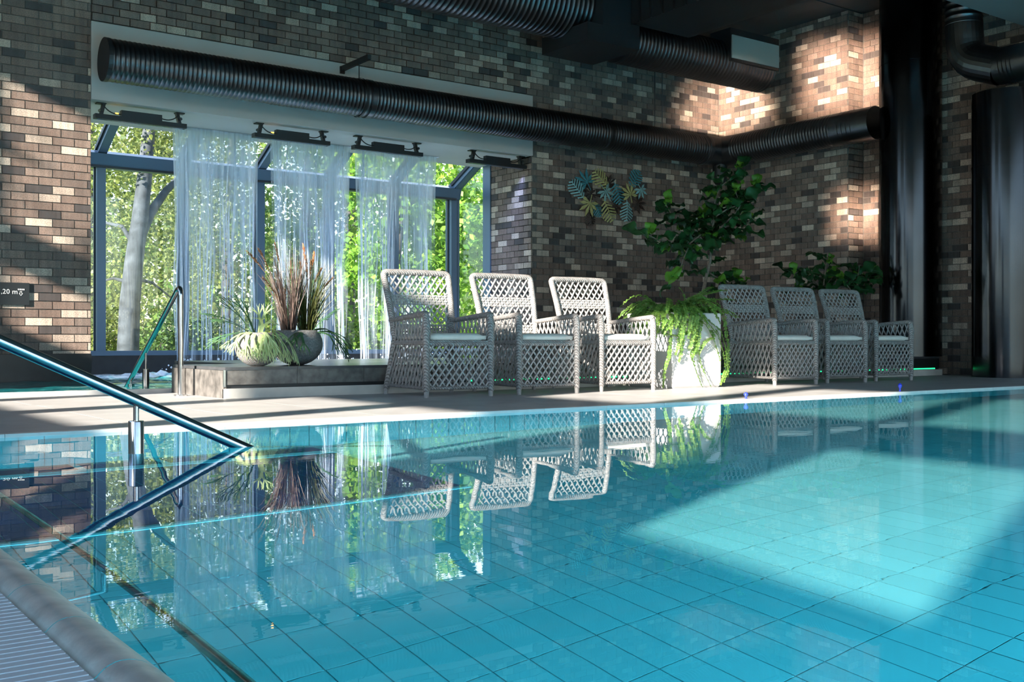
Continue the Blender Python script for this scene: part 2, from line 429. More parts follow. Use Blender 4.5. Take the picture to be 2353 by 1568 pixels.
# pool side walls: tile courses
m, v = fld['a']
for k in range(int((PX1 - PXW) / TX)):
    for r_ in range(5):
        a = PXW + k * TX; z1 = -.022 - r_ * TY; g = .002
        m.quad((a + g, PY1 - .006, z1 - TY + g), (a + TX - g, PY1 - .006, z1 - TY + g), (a + TX - g, PY1 - .006, z1 - g), (a + g, PY1 - .006, z1 - g)); v.append(random.random())
for key, mat in (('a', 'tile_far'), ('n', 'navy_far')):
    o = fld[key][0].build('tile_field', M[mat], sh); rnd_attr(o.data, fld[key][1]); o['kind'] = 'stuff'
MB().box(PX0 + .1, 2.66, 5.25, 5.34, PD, PD + .012).build('pale_strip', M['strip'], sh)
MB().box(PX0 + .1, 2.66, 3.94, 3.97, PD, PD + .010).build('pale_strip', M['strip'], sh)
for x_ in (.95, 1.35, 1.75, 2.15): MB().box(x_, x_ + .035, 5.34, 5.56, PD, PD + .012).build('pale_strip', M['strip'], sh)
# water surface
wa = MB()
NXW, NYW = 2, 2
XW = PXW   # the sheet runs on over the brimming overflow channel
wa.add([(XW, PY0, -.012), (PX1, PY0, -.012), (PX1, PY1, -.012), (XW, PY1, -.012)], [(0, 1, 2, 3)])
wa = wa.build('pool_water', M['water'], smooth=True)
tag(wa, 'still turquoise pool water mirroring the chairs and the waterfall', 'water')
try: wa.cycles.is_caustics_caster = True
except Exception as e: print(e)

# --- deck floor
fl = MB()
fl.box(XF, XB2, PY1, 9.32, -.25, -.014)                       # far deck
fl.box(XF, PXW - .1, -6.2, PY1, -.25, -.014)    # near deck
fl.box(PX1, XB2, -6.2, PY1, -.25, -.014).box(PX0 - .1, PX1, -6.2, PY0 - .1, -.25, -.014)
fl = fl.build('floor', M['deck_base']); struct(fl, 'pale stone pool deck')
def deck_tiles(x0, x1, y0, y1, nx, ny, th=.014):
    dx, dy = (x1 - x0) / nx, (y1 - y0) / ny
    t = MB().box(-dx / 2 + .0015, dx / 2 - .0015, -dy / 2 + .0015, dy / 2 - .0015, -th, 0).mesh('deck_tile'); t.materials.append(M['deck'])
    for i in range(nx):
        for j in range(ny): put('deck_tile', t, fl, (x0 + (i + .5) * dx, y0 + (j + .5) * dy, 0))
deck_tiles(.30, XB2, 5.63, 8.03, 18, 4)
deck_tiles(.30, 3.12, 8.03, 9.26, 4, 2)
deck_tiles(XF, .09, -2.0, PY1, 4, 10, .008)
for k in range(22):
    MB().box(.52 + k * .545, .52 + (k + 1) * .545 - .002, PY1 - .012, 5.63, -.03, .004).build('edge_tile', M['lip'], fl)

# --- overflow grating and rounded coping on the near left edge
gr = empty('overflow_grating', (.25, 1.6, -.02)); struct(gr, 'white slatted overflow grating along the near pool edge')
sm = MB().box(-.142, .142, -.0095, .0095, -.006, .006).mesh('grating_slat'); sm.materials.append(M['grate'])
for k in range(120): put('grating_slat', sm, gr, (.248, .55 + k * .0245, -.004))

MB().box(.10, .40, -2, .53, -.011, -.001).build('grating_end', M['grate'], gr); MB().box(.10, .40, 3.6, 5.56, -.011, -.001).build('grating_end', M['grate'], gr)
cp = empty('pool_coping', (.44, 1.8, -.03)); struct(cp, 'worn cream rounded coping along the near pool edge')
seg = []
for k in range(15):
    an = math.pi * (-.02 + .87 * k / 14); seg.append((.440 - .042 * math.cos(an) if k < 8 else .440 - .052 * math.cos(an), max(-.0105, -.032 + .040 * math.sin(an))))
cm = MB(); L = .286; n_ = len(seg)
vs = [(x - .45, 0 + .0015, z) for x, z in seg] + [(x - .45, L - .0015, z) for x, z in seg]
cm.add(vs, [(i, i + 1, n_ + i + 1, n_ + i) for i in range(n_ - 1)])
cm = cm.mesh('coping_tile', True); cm.materials.append(M['coping'])
for k in range(23): put('coping_tile', cm, cp, (.45, -1.06 + k * L, 0))

# --- waterfall basin: rim, side and floor
bs = MB()
bs.box(XF, XO1 + .2, 9.30, 9.40, -.6, .034).box(XF, XO1 + .2, 9.32, YG + .2, -.7, -.6)
bs = bs.build('basin_rim', M['lip']); struct(bs, 'low pale rim of the waterfall basin')
# ================================================================== GLAZED BAY
mull = [3.79 - 1.066, 3.79, 4.856, 5.922, 6.988, 8.054, 9.12]
EZ0, EZ1 = 2.65, 2.87
SL = 0.5      # slope of the glass roof
def roof_z(y): return EZ1 - .03 + (YG - y) * SL
wb = empty('window_1', (6.1, YG, 0)); struct(wb, 'blue grey glazed bay behind the waterfalls')
F = M['frame']; FD = M['frame_dark']
YT = 13.0
for i, x in enumerate(mull):
    wd = .055 if i not in (6,) else .075
    o = MB().box(x - wd, x + wd, YG - .05, YG + .12, .26, EZ0 + .02).build('mullion', F, wb)
    MB().box(x - wd - .016, x - wd, YG + .02, YG + .06, .31, EZ0).box(x + wd, x + wd + .016, YG + .02, YG + .06, .31, EZ0).build('gasket', FD, o)
    o = MB().bar((x, YT, roof_z(YT)), (x, YG + .05, roof_z(YG + .05)), .11, .13).build('rafter', F, wb)
    MB().bar((x - .066, YT, roof_z(YT) + .02), (x - .066, YG - .03, roof_z(YG - .03) + .02), .022, .05).bar((x + .066, YT, roof_z(YT) + .02), (x + .066, YG - .03, roof_z(YG - .03) + .02), .022, .05).build('gasket', FD, o)
o = MB().add([(mull[0], YG - .07, EZ0), (mull[6] + .07, YG - .07, EZ0), (mull[6] + .07, YG - .12, EZ1 - .06), (mull[0], YG - .12, EZ1 - .06), (mull[0], YG + .13, EZ0), (mull[6] + .07, YG + .13, EZ0), (mull[6] + .07, YG + .06, EZ1), (mull[0], YG + .06, EZ1)],
    [(0, 1, 2, 3), (3, 2, 6, 7), (5, 4, 7, 6), (1, 0, 4, 5), (0, 3, 7, 4), (2, 1, 5, 6)]).build('eave_beam', F, wb)
MB().box(mull[0], mull[6], YG - .085, YG - .06, EZ0 - .012, EZ0 + .015).build('eave_groove', FD, o)
MB().box(mull[0], mull[6] + .07, YG - .06, YG + .12, .265, .325).build('sill', F, wb)
for i in range(6):
    a, b = mull[i] + .06, mull[i + 1] - .06
    MB().box(a, b, YG + .035, YG + .045, .32, EZ0 + .01).build('glass_pane', M['pane'], wb)
    MB().add([(a, YT, roof_z(YT) + .03), (b, YT, roof_z(YT) + .03), (b, YG, roof_z(YG) + .03), (a, YG, roof_z(YG) + .03)], [(0, 1, 2, 3)]).build('roof_pane', M['pane'], wb)
# side light on the right
MB().box(XO1 + .03, XO1 + .04, 13.15, YG - .05, .3, 3.3).build('side_pane', M['pane'], wb)
MB().box(XO1 - .03, XO1 + .10, 12.97, 13.16, .244, 3.06).build('side_post', F, wb)
MB().bar((XO1 + .02, 13.14, roof_z(13.14) - .03), (XO1 + .02, YG, roof_z(YG) - .03), .11, .10).build('side_rafter', F, wb)
MB().box(XO1 - .04, XO1 + .08, 13.1, YG, .244, .34).build('side_sill', F, wb)
# black stone wall below the sill, basin channel
MB().box(XF, XO1 + .1, YG - .05, YG + .2, -.6, .265).build('sill_wall', M['blackstone'], wb)

# ================================================================== STONE PLATFORM
PT = .244; PYF = 8.08; PXL = 3.13
pf = empty('stone_platform', (7.5, 9, 0)); tag(pf, 'long dark stone platform with cream base step along the brick wall', 'platform')
m = MB(); n_t = 16; dx = (XB - .014 - PXL) / n_t
ft = MB().box(-dx / 2 + .0015, dx / 2 - .0015, -.012, .012, .105, PT - .024).mesh('facing_tile'); ft.materials.append(M['darktile'])
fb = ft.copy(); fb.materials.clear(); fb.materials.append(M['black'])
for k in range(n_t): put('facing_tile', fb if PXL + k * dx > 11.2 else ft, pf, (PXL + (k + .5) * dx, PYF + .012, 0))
tt = MB().box(-dx / 2 + .001, dx / 2 - .001, PYF - .004, 11.06, PT - .024, PT).mesh('top_slab'); tt.materials.append(M['slabtop'])
t0 = MB().box(-dx / 2 + .001, dx / 2 - .001, PYF - .004, 9.29, PT - .024, PT).mesh('top_slab'); t0.materials.append(M['slabtop'])
t2 = MB().box(-dx / 2 + .001, dx / 2 - .001, PYF - .004, YA - .014, PT - .024, PT).mesh('top_slab'); t2.materials.append(M['slabtop'])
for k in range(n_t):
    x = PXL + (k + .5) * dx
    put('top_slab', t0 if k == 0 else tt if x + dx / 2 < XO1 + .02 else t2, pf, (x, 0, 0))
MB().box(PXL + .01, PXL + dx, PYF + .024, 9.28, .0, PT - .025).box(PXL + dx, XB - .014, PYF + .024, 11.05, .0, PT - .025).build('core', M['blackstone'], pf)
MB().box(PXL - .012, PXL + .012, PYF + .0, 8.93, 0, PT - .026).build('end_tile', M['darktile'], pf)
MB().box(PXL - .012, PXL + .012, 8.96, 9.29, 0, PT - .026).build('end_tile', M['darktile'], pf)
MB().box(PXL - .014, PXL + .004, PYF - .006, PYF + .004, .09, PT - .0245).build('corner_trim', M['steel'], pf)
MB().box(PXL - .013, PXL + .013, PYF + .0, 9.29, PT - .0255, PT - .0235).build('corner_trim', M['steel'], pf)
bm_ = MB().add([(PXL - .012, PYF - .045, 0), (XB - .014, PYF - .045, 0), (XB - .014, PYF + .02, 0), (PXL - .012, PYF + .02, 0), (PXL - .012, PYF - .045, .078), (XB - .014, PYF - .045, .078), (XB - .014, PYF + .02, .070), (PXL - .012, PYF + .02, .070)],
    [(0, 3, 2, 1), (4, 5, 6, 7), (0, 1, 5, 4), (1, 2, 6, 5), (2, 3, 7, 6), (3, 0, 4, 7)])
bm_.build('base_step', M['palestone'], pf)
MB().box(PXL + 2.3, XB - .1, PYF + .006, PYF + .012, .082, .096).build('led_strip', M['led_green'], pf)
MB().box(PXL, XB - .014, PYF + .012, PYF + .02, .07, .105).build('shadow_gap', M['black'], pf)

# ================================================================== CEILING DUCTS
def ribbed(path, r, pitch=.05, rib=.0035, n=32, c0=False):
    """spiral duct: sampled path with raised ribs"""
    pts = [Vector(p) for p in path]; out = []; rad = []
    seglen = [(pts[i + 1] - pts[i]).length for i in range(len(pts) - 1)]; tot = sum(seglen); nn = int(tot / pitch)
    def at(s):
        for i, L in enumerate(seglen):
            if s <= L or i == len(seglen) - 1: return pts[i] + (pts[i + 1] - pts[i]) * (s / L)
            s -= L
    for k in range(nn):
        for f_, rr in ((.0, r), (.68, r), (.76, r + rib), (.92, r + rib)):
            out.append(at((k + f_) * tot / nn)); rad.append(rr)
    out.append(pts[-1]); rad.append(r)
    return MB().tube(out, rad, n, True)
D = M['duct']
DZ, DY, DR = 3.39, 11.52, .222
d1 = empty('wall_duct', (7.5, DY, DZ)); tag(d1, 'long black spiral duct running in front of the white lintel into the corner', 'duct')
xs = wp(240, 129, DY).x
ribbed([(xs, DY, DZ), (6.25, DY, DZ)], DR).build('duct_section', D, d1, True)
ribbed([(6.25, DY, DZ), (10.05, DY, DZ)], DR).build('duct_section', D, d1, True)
ribbed([(10.05, DY, DZ), (12.2, DY, DZ)], DR).build('duct_section', D, d1, True)
for x in (6.25, 10.05, 12.05): MB().tube([(x - .03, DY, DZ), (x + .03, DY, DZ)], DR + .010, 32).build('joint_band', D, d1, True)
MB().tube([(xs - .012, DY, DZ), (xs + .03, DY, DZ)], DR + .006, 32).build('end_cap', M['black'], d1)
MB().tube(rounded([(12.1, DY, DZ), (12.46, DY, DZ), (12.46, 11.16, DZ)], .25, 8), DR + .004, 32, False).build('elbow', D, d1, True)
ribbed([(12.46, 11.2, DZ), (12.46, 9.35, DZ)], DR).build('duct_section', D, d1, True)
MB().tube([(12.46, 9.35, DZ), (12.46, 8.72, DZ)], DR + .004, 32, False).build('collar', D, d1, True)
for y in (9.22, 9.15, 9.08, 9.01): MB().tube([(12.46, y, DZ), (12.46, y - .025, DZ)], DR + .012, 32, False).build('joint_band', D, d1, True)
MB().lathe([(.001, -.52), (.07, -.51), (.105, -.46), (.112, -.36), (.112, 0)], 20, (12.42, 11.5, DZ)).build('drain_stub', M['black'], d1, True)
# wall bracket with hanger rod and ring
b_ = wp(783, 160, YA)
br = empty('duct_bracket', (b_.x, YA, b_.z)); tag(br, 'black cantilever bracket holding the duct on the white lintel', 'bracket')
MB().box(b_.x - .03, b_.x + .03, YA - .055, YA - .03, b_.z - .06, b_.z + .03).build('wall_plate', M['black'], br)
MB().bar((b_.x, YA - .05, b_.z - .0), (b_.x, 11.26, b_.z + .0), .045, .06).build('arm', M['black'], br)
MB().tube([(b_.x, DY, b_.z), (b_.x, DY, DZ + DR)], .006, 6).build('hanger_rod', M['black'], br)
MB().tube([(b_.x - .014, DY, DZ), (b_.x + .014, DY, DZ)], DR + .014, 32, False).build('hanger_ring', M['black'], br, True)
for xx in (11.05, 11.2):
    tag(MB().tube([(xx, DY, ZC), (xx, DY, DZ + DR - .01)], .006, 6).build('hanger_rod', M['black']), 'thin black %s rod carrying the duct near the corner' % ('left' if xx < 11.1 else 'right'), 'rod')

# --- large ceiling ducts
d2 = empty('ceiling_duct', (7, 10.6, 4.75)); tag(d2, 'wide black spiral duct along the ceiling ending in a plenum box', 'duct')
ribbed([(4.2, 10.65, 4.74), (8.85, 10.65, 4.74)], .42, .075, .006, 40).build('duct_section', D, d2, True)
MB().box(8.55, 9.42, 10.1, 11.02, 4.18, 4.40).build('plenum_box', M['black'], d2)
MB().box(8.80, 9.42, 10.1, 11.02, 4.40, ZC - .003).build('plenum_riser', M['black'], d2)
d3 = empty('square_duct', (9.6, 7.5, 4.7)); tag(d3, 'large black ribbed rectangular duct hanging below the ceiling', 'duct')
MB().box(9.26, 10.28, 5.0, 10.08, 4.48, ZC - .003).build('duct_body', M['black'], d3)
for k in range(24):
    y = 5.3 + k * .2
    MB().box(9.245, 9.26, y, y + .03, 4.48, ZC - .003).build('rib', M['duct'], d3)
d4 = empty('supply_duct', (11.2, 10.6, 4.6)); tag(d4, 'short black spiral supply duct with a pale grille near the right wall', 'duct')
ribbed([(9.42, 10.55, 4.42), (12.25, 10.55, 4.42)], .30, .065, .005, 36).build('duct_section', D, d4, True)
MB().box(11.25, 12.27, 10.22, 10.6, 4.36, 4.82).build('grille_box', M['black'], d4)
MB().box(11.27, 12.25, 10.20, 10.222, 4.40, 4.72).build('grille', simple('pale_grille', (.42, .47, .45), .5), d4)

# --- black columns
def column(name, cx, cy, r, z0, z1, seams, label):
    t = empty(name, (cx, cy, z0)); tag(t, label, 'column')
    zs = [z0] + seams + [z1]
    for i in range(len(zs) - 1):
        MB().tube([(cx, cy, zs[i] + (.004 if i else 0)), (cx, cy, zs[i + 1] - .004)], r, 64).build('shell', M['column'], t, True)
    for s in seams: MB().tube([(cx, cy, s - .008), (cx, cy, s + .008)], r + .004, 64).build('seam_band', M['column'], t, True)
    return t
c1 = column('round_column', 12.86, 8.47, .40, .246, ZC, [1.52, 2.85, 4.17], 'black metal column standing on the stone platform beside the recess')
c2 = column('round_column', 12.86, 7.13, .40, 0, 3.54, [1.32, 2.62], 'black metal column standing on the deck at the right edge')
d5 = empty('elbow_duct', (12.9, 7.1, 4)); tag(d5, 'black elbow duct coming down from the ceiling onto the right column', 'duct')
P_ = [vp(2218, 20, 12.5), vp(2222, 95, 12.5)]
y1 = P_[0].y
ribbed([(12.55, y1 + .05, ZC - .02), (12.55, y1 + .05, 4.42)], .22, .08, .008, 28).build('duct_section', D, d5, True)
MB().tube(rounded([(12.55, y1 + .05, 4.46), (12.55, y1 + .02, 3.98), (12.55, y1 - .45, 3.80)], .4, 5), .225, 28, False).build('elbow', D, d5)
MB().tube([(12.55, y1 - .42, 3.81), (12.55, -2.0, 3.81)], .225, 28, False).build('straight_pipe', D, d5, True)
for k in range(4): MB().tube([(12.55, y1 - .50 - k * .05, 3.805), (12.55, y1 - .52 - k * .05, 3.805)], .234, 28, False).build('joint_band', D, d5, True)
# ================================================================== WICKER CHAIRS
def wicker_material():
    m, n, l, p, o = nt('grey_wicker')
    v = coords(n, l, (1, 1, 1), True)
    f = noise(n, l, v, 34, 3, .6)
    w = n.new('ShaderNodeTexWave'); w.inputs['Scale'].default_value = 26; w.inputs['Distortion'].default_value = 3.0; w.bands_direction = 'DIAGONAL'; l.new(v, w.inputs['Vector'])
    c = ramp(n, l, f, [(.3, (.22, .207, .20)), (.7, (.39, .372, .355))])
    c = mixc(n, l, .7, c, ramp(n, l, w.outputs['Fac'], [(.15, (.25, .24, .24)), (.6, (1, 1, 1))]), 'MULTIPLY')
    l.new(c, p.inputs['Base Color']); p.inputs['Roughness'].default_value = .55
    l.new(bump(n, l, w.outputs['Fac'], .5, .006), p.inputs['Normal']); return m
M['wicker'] = wicker_material()
M['cushion'] = simple('cream_cushion', (.72, .70, .64), .9, var=.04, scale=30, bmp=.08, bscale=150)
M['strap'] = simple('grey_wicker_strand', (.335, .32, .308), .5, var=.18, scale=40)

def lattice(mb, A, B, C, Dd, n_across, run, r=.0062, off=.0045):
    """diagonal strands on the patch A(bottom left) B(bottom right) C(top right) D(top left)"""
    A, B, C, Dd = map(Vector, (A, B, C, Dd))
    def P(u, v): return A * (1 - u) * (1 - v) + B * u * (1 - v) + C * u * v + Dd * (1 - u) * v
    nrm = (B - A).cross(Dd - A).normalized()
    for fam in (1, -1):
        k = -int(n_across * (1 + run)) - 1
        while k < n_across * (1 + run) + 1:
            u0 = (k + .5) / n_across; u1 = u0 + fam * run; k += 1
            # clip the line (u0,0)-(u1,1) to the unit square
            t0, t1 = 0.0, 1.0; du = u1 - u0
            for lim, s in ((0.0, 1), (1.0, -1)):
                f0, f1 = s * (u0 - lim), s * (u1 - lim)
                if f0 < 0 and f1 < 0: t1 = -1; break
                if f0 < 0: t0 = max(t0, -f0 / (f1 - f0))
                elif f1 < 0: t1 = min(t1, f0 / (f0 - f1))
            if t1 - t0 < .06: continue
            a, b = P(u0 + du * t0, t0) + nrm * off * fam, P(u0 + du * t1, t1) + nrm * off * fam
            mb.bar(a, b, r * 2.0, r * 1.2, nrm)
def weave(mb, A, B, C, Dd, nu, nv, r=.0075):
    A, B, C, Dd = map(Vector, (A, B, C, Dd))
    def P(u, v): return A * (1 - u) * (1 - v) + B * u * (1 - v) + C * u * v + Dd * (1 - u) * v
    nrm = (B - A).cross(Dd - A).normalized()
    for i in range(nu): mb.bar(P((i + .5) / nu, 0), P((i + .5) / nu, 1), r * 1.9, r, nrm)
    for j in range(nv):
        for i in range(nu):
            s = 1 if (i + j) % 2 else -1
            mb.bar(P(i / nu, (j + .5) / nv) + nrm * r * .7 * s, P((i + 1) / nu, (j + .5) / nv) + nrm * r * .7 * s, r * 2.2, r, nrm)

def make_chair():
    t = empty('wicker_armchair')
    W = M['wicker']; S = M['strap']; x = .29
    for sx in (-1, 1):
        # front leg running up into the arm
        g = MB().tube([(sx * x, -.36, .045), (sx * x, -.36, .35), (sx * x, -.36, .60), (sx * x, -.345, .668)], [.027, .029, .030, .026], 10, True).build('leg', W, t, True)
        MB().tube([(sx * x, -.36, 0), (sx * x, -.36, .05)], [.019, .022], 10).build('foot', S, g)
        g = MB().tube([(sx * (x + .02), .385, .045), (sx * (x - .005), .335, .28), (sx * (x - .012), .29, .45)], [.026, .026, .026], 10).build('leg', W, t, True)
        MB().tube([(sx * (x + .022), .388, 0), (sx * (x + .02), .385, .05)], [.019, .021], 10).build('foot', S, g)
        MB().tube([(sx * x, -.372, .655), (sx * x, -.345, .668), (sx * x, -.1, .655), (sx * (x - .005), .2, .635), (sx * (x - .008), .35, .625)], [.022, .030, .028, .026, .024], 10, True, 0, .8).build('arm', W, t, True)
        m = MB(); lattice(m, (sx * x, -.335, .085), (sx * (x + .012), .365, .085), (sx * (x - .01), .30, .425), (sx * x, -.335, .425), 11, .22); m.build('side_lattice', S, t)
        m = MB(); lattice(m, (sx * x, -.335, .445), (sx * (x - .01), .29, .445), (sx * (x - .008), .34, .62), (sx * x, -.335, .645), 10, .14); m.build('side_lattice', S, t)
        m = MB().tube([(sx * x, -.35, .432), (sx * (x - .012), .30, .432)], .016, 8).tube([(sx * x, -.35, .448), (sx * (x - .012), .30, .448)], .010, 6); m.build('side_rail', W, t, True)
        MB().tube([(sx * x, -.35, .075), (sx * (x + .018), .38, .078)], .014, 8).build('bottom_rail', W, t, True)
    MB().tube([(-x, -.36, .075), (x, -.36, .075)], .014, 8).build('bottom_rail', W, t, True)
    MB().tube([(-x - .015, .38, .078), (x + .015, .38, .078)], .014, 8).build('bottom_rail', W, t, True)
    MB().tube([(-x, -.355, .428), (x, -.355, .428)], .021, 8).tube([(-x, -.36, .447), (x, -.36, .447)], .010, 6).build('seat_rail', W, t, True)
    m = MB(); lattice(m, (-x + .02, -.36, .085), (x - .02, -.36, .085), (x - .02, -.36, .415), (-x + .02, -.36, .415), 9, .46); m.build('front_lattice', S, t)
    m = MB(); lattice(m, (-x, .375, .09), (x, .375, .09), (x - .01, .30, .43), (-x + .01, .30, .43), 9, .46); m.build('rear_lattice', S, t)
    m = MB().box(-x + .03, x - .03, -.33, .29, .425, .44); m.build('seat_deck', S, t)
    # reclining back
    def bp(u, v): return Vector((u * (.268 + .042 * v), .285 + .17 * v - .02 * math.sin(v * 3.1), .44 + .60 * v))
    fr = [bp(-1, 0), bp(-1, .3), bp(-1, .6), bp(-1, .9)] + bez(bp(-1, .94), bp(-1, 1.0), bp(-.86, 1.0), 4) + [bp(0, 1.005)] + bez(bp(.86, 1.0), bp(1, 1.0), bp(1, .94), 4) + [bp(1, .9), bp(1, .6), bp(1, .3), bp(1, 0)]
    b = MB().tube(fr, .028, 10).build('back_frame', W, t, True)
    MB().tube([bp(-.95, .0), bp(.95, .0)], .018, 8).build('lower_rail', W, b, True)
    for v0, v1, kind in ((.04, .26, 'w'), (.27, .53, 'l'), (.53, .68, 'w'), (.69, .975, 'l')):
        m = MB(); q = [bp(-.96, v0), bp(.96, v0), bp(.96, v1), bp(-.96, v1)]
        if kind == 'l': lattice(m, *q, 9, .22 if v1 < .6 else .24); m.build('back_lattice', S, t)
        else: weave(m, *q, 20, 5 if v1 < .3 else 4); m.build('woven_band', S, t)
    # cushion: puffed box
    m = MB(); nx, ny = 10, 10; vs = []; fs = []
    for side in (1, -1):
        for j in range(ny + 1):
            for i in range(nx + 1):
                u, v = i / nx * 2 - 1, j / ny * 2 - 1
                e = (1 - abs(u) ** 7) ** .5 * (1 - abs(v) ** 7) ** .5 if abs(u) < 1 and abs(v) < 1 else 0
                vs.append((u * .255 * (1 - .02 * (1 - e)), -.045 + v * .312, .478 + side * (.016 + .022 * e)))
    n1 = (nx + 1) * (ny + 1)
    for j in range(ny):
        for i in range(nx):
            a = j * (nx + 1) + i
            fs.append((a, a + 1, a + nx + 2, a + nx + 1)); fs.append((n1 + a, n1 + a + nx + 1, n1 + a + nx + 2, n1 + a + 1))
    rim = [i for i in range(nx + 1)] + [j * (nx + 1) + nx for j in range(1, ny + 1)] + [ny * (nx + 1) + i for i in range(nx - 1, -1, -1)] + [j * (nx + 1) for j in range(ny - 1, 0, -1)]
    for k in range(len(rim)): a, b2 = rim[k], rim[(k + 1) % len(rim)]; fs.append((b2, a, n1 + a, n1 + b2))
    m.add(vs, fs); m.build('seat_cushion', M['cushion'], t, True)
    return t
chair0 = make_chair()
spots = [(4.44, 7.21, -6, 'grey wicker armchair nearest the potted grasses, its lower half in shade'),
         (5.335, 7.19, -6, 'grey wicker armchair with sunlit back, middle of the three left of the white planter'),
         (6.27, 7.22, -6, 'sunlit grey wicker armchair right next to the left of the white planter'),
         (8.58, 7.20, -6, 'shaded grey wicker armchair half hidden by the fern at the right of the white planter'),
         (9.45, 7.22, -6, 'shaded grey wicker armchair, middle one of the three right of the white planter'),
         (10.32, 7.23, -6, 'shaded grey wicker armchair nearest the black columns')]
for i, (fx, fy, a, lab) in enumerate(spots):
    o = chair0 if i == 0 else copy_tree(chair0)
    ca, sa = math.cos(R(a)), math.sin(R(a))
    o.location = (fx - (-.29 * ca + .36 * sa), fy - (-.29 * sa - .36 * ca), 0); o.rotation_euler = (0, 0, R(a))
    tag(o, lab, 'armchair', 'wicker armchairs along the pool deck')

# ================================================================== STEEL HANDRAILS
hr = empty('pool_handrail', (1.35, 4.46, 0)); tag(hr, 'polished steel handrail sloping into the pool in the foreground', 'handrail')
sl_ = .477
MB().tube(rounded([(-.25, 4.46, .0), (-.25, 4.46, .97), (.1, 4.46, sl_ * 1.68), (2.55, 4.46, sl_ * (1.78 - 2.55))], .15), .0245, 20).build('rail_tube', M['steel'], hr, True)
MB().tube([(1.35, 4.46, .12), (1.35, 4.46, sl_ * .43 - .01)], .0115, 14).build('post_pin', M['steel'], hr, True)
MB().tube([(1.35, 4.46, -.35), (1.35, 4.46, .118), (1.35, 4.46, .122)], [.031, .031, .029], 20).build('post_sleeve', M['steel'], hr, True)
MB().tube([(-.25, 4.46, 0), (-.25, 4.46, .012)], .06, 20).build('floor_flange', M['steel'], hr)
h2 = empty('basin_handrail', (2.99, 8.69, 0)); tag(h2, 'bent steel handrail leading down into the waterfall basin', 'handrail')
pr = rounded([(2.99, 8.69, .0), (2.99, 8.69, .915), (2.99, 10.20, .0), (2.99, 10.45, -.15)], .09)
MB().tube(pr, .0225, 16).build('rail_tube', M['steel'], h2, True)
MB().tube([(2.99, 8.69, 0), (2.99, 8.69, .01)], .055, 20).build('floor_flange', M['steel'], h2)
for yy, zt in ((9.60, .20), (10.03, .055)):
    g = MB().tube([(2.99, yy, -.3), (2.99, yy, zt)], .030, 16).build('post_sleeve', M['steel'], h2, True)
    MB().tube([(2.99, yy, zt - .01), (2.99, yy, .915 - (yy - 8.69) * .606 - .01)], .010, 10).build('post_pin', M['steel'], g, True)
h3 = empty('underwater_rail', (.62, 1.5, -.1)); tag(h3, 'brass coloured grab rail under water along the near pool edge', 'rail')
M['oldsteel'] = simple('brown_reflecting_steel', (.34, .26, .20), .25, metal=1.0, var=.4, scale=7)
RX, RZ = .755, -.50
MB().tube([(RX, -.6, RZ), (RX, 5.0, RZ)], .0145, 16).build('rail_tube', M['oldsteel'], h3, True)
for yy in (1.12, 2.75, 4.3):
    g = MB().tube([(RX, yy - .03, RZ), (RX, yy + .03, RZ)], .018, 16).build('clamp', M['steel'], h3, True)
    MB().tube([(RX, yy, RZ), (RX, yy, RZ - .2), (RX - .2, yy, RZ - .26)], .010, 10).build('bracket', M['steel'], g, True)

# ================================================================== LED BARS ABOVE THE WATERFALLS
fx_x = [(3.22, 4.23), (5.05, 6.04), (6.38, 7.39), (8.13, 9.10)]
fx_l = ['black led bar lamp with an amber light at the left end of the soffit', 'black led bar lamp hanging between the first and second waterfall', 'black led bar lamp in front of the third waterfall', 'black led bar lamp at the right end of the soffit']
for i, (a, b) in enumerate(fx_x):
    t = empty('led_bar', ((a + b) / 2, 12.13, 2.95)); tag(t, fx_l[i], 'lamp', 'led bars under the soffit')
    y = 12.13
    MB().box(a, b, y - .05, y + .05, 2.885, 2.935).build('housing', M['black'], t)
    MB().box(a + .28, b - .28, y - .04, y + .03, 2.935, 3.005).build('driver_box', M['black'], t)
    for xx in (a + .07, b - .07):
        g = MB().bar((xx, y, 2.93), (xx + (.03 if xx < (a + b) / 2 else -.03), y, 3.058), .035, .05, (0, 1, 0)).box(xx - .05, xx + .05, y - .04, y + .04, 3.048, 3.06).build('bracket', M['black'], t)
        MB().tube([(xx, y - .05, 2.985), (xx, y + .05, 2.985)], .018, 10).build('knob', M['black'], g)
    MB().tube(bez((a + .08, y - .02, 3.05), (a + .16, y - .03, 2.93), (a + .29, y - .02, 2.96), 8), .007, 6).build('cable', M['black'], t, True)
    MB().tube(bez((b - .29, y - .02, 2.97), (b - .16, y - .03, 2.93), (b - .08, y - .02, 3.04), 8), .007, 6).build('cable', M['black'], t, True)
    if i < 2: MB().box(a + .22, a + .25, y - .03, y - .01, 2.955, 2.97).build('indicator', M['led_amber'], t)
    g = MB().box(a + .03, b - .03, y - .02, y + .03, 2.882, 2.885).build('lens', simple('led_lens', (.1, .12, .2), .2), t)
    ll = bpy.data.lights.new('led_bar_light', 'AREA'); ll.shape = 'RECTANGLE'; ll.size = .9; ll.size_y = .04; ll.energy = 7 if i == 3 else 2.5; ll.color = (.35, .45, 1.0); ll.spread = R(70)
    lo = bpy.data.objects.new('led_bar_light', ll); COL.objects.link(lo); lo.location = ((a + b) / 2, y + .01, 2.876); lo.rotation_euler = (R(20), 0, 0)
    lo.parent = t; lo.matrix_parent_inverse = parent_world(t).inverted()

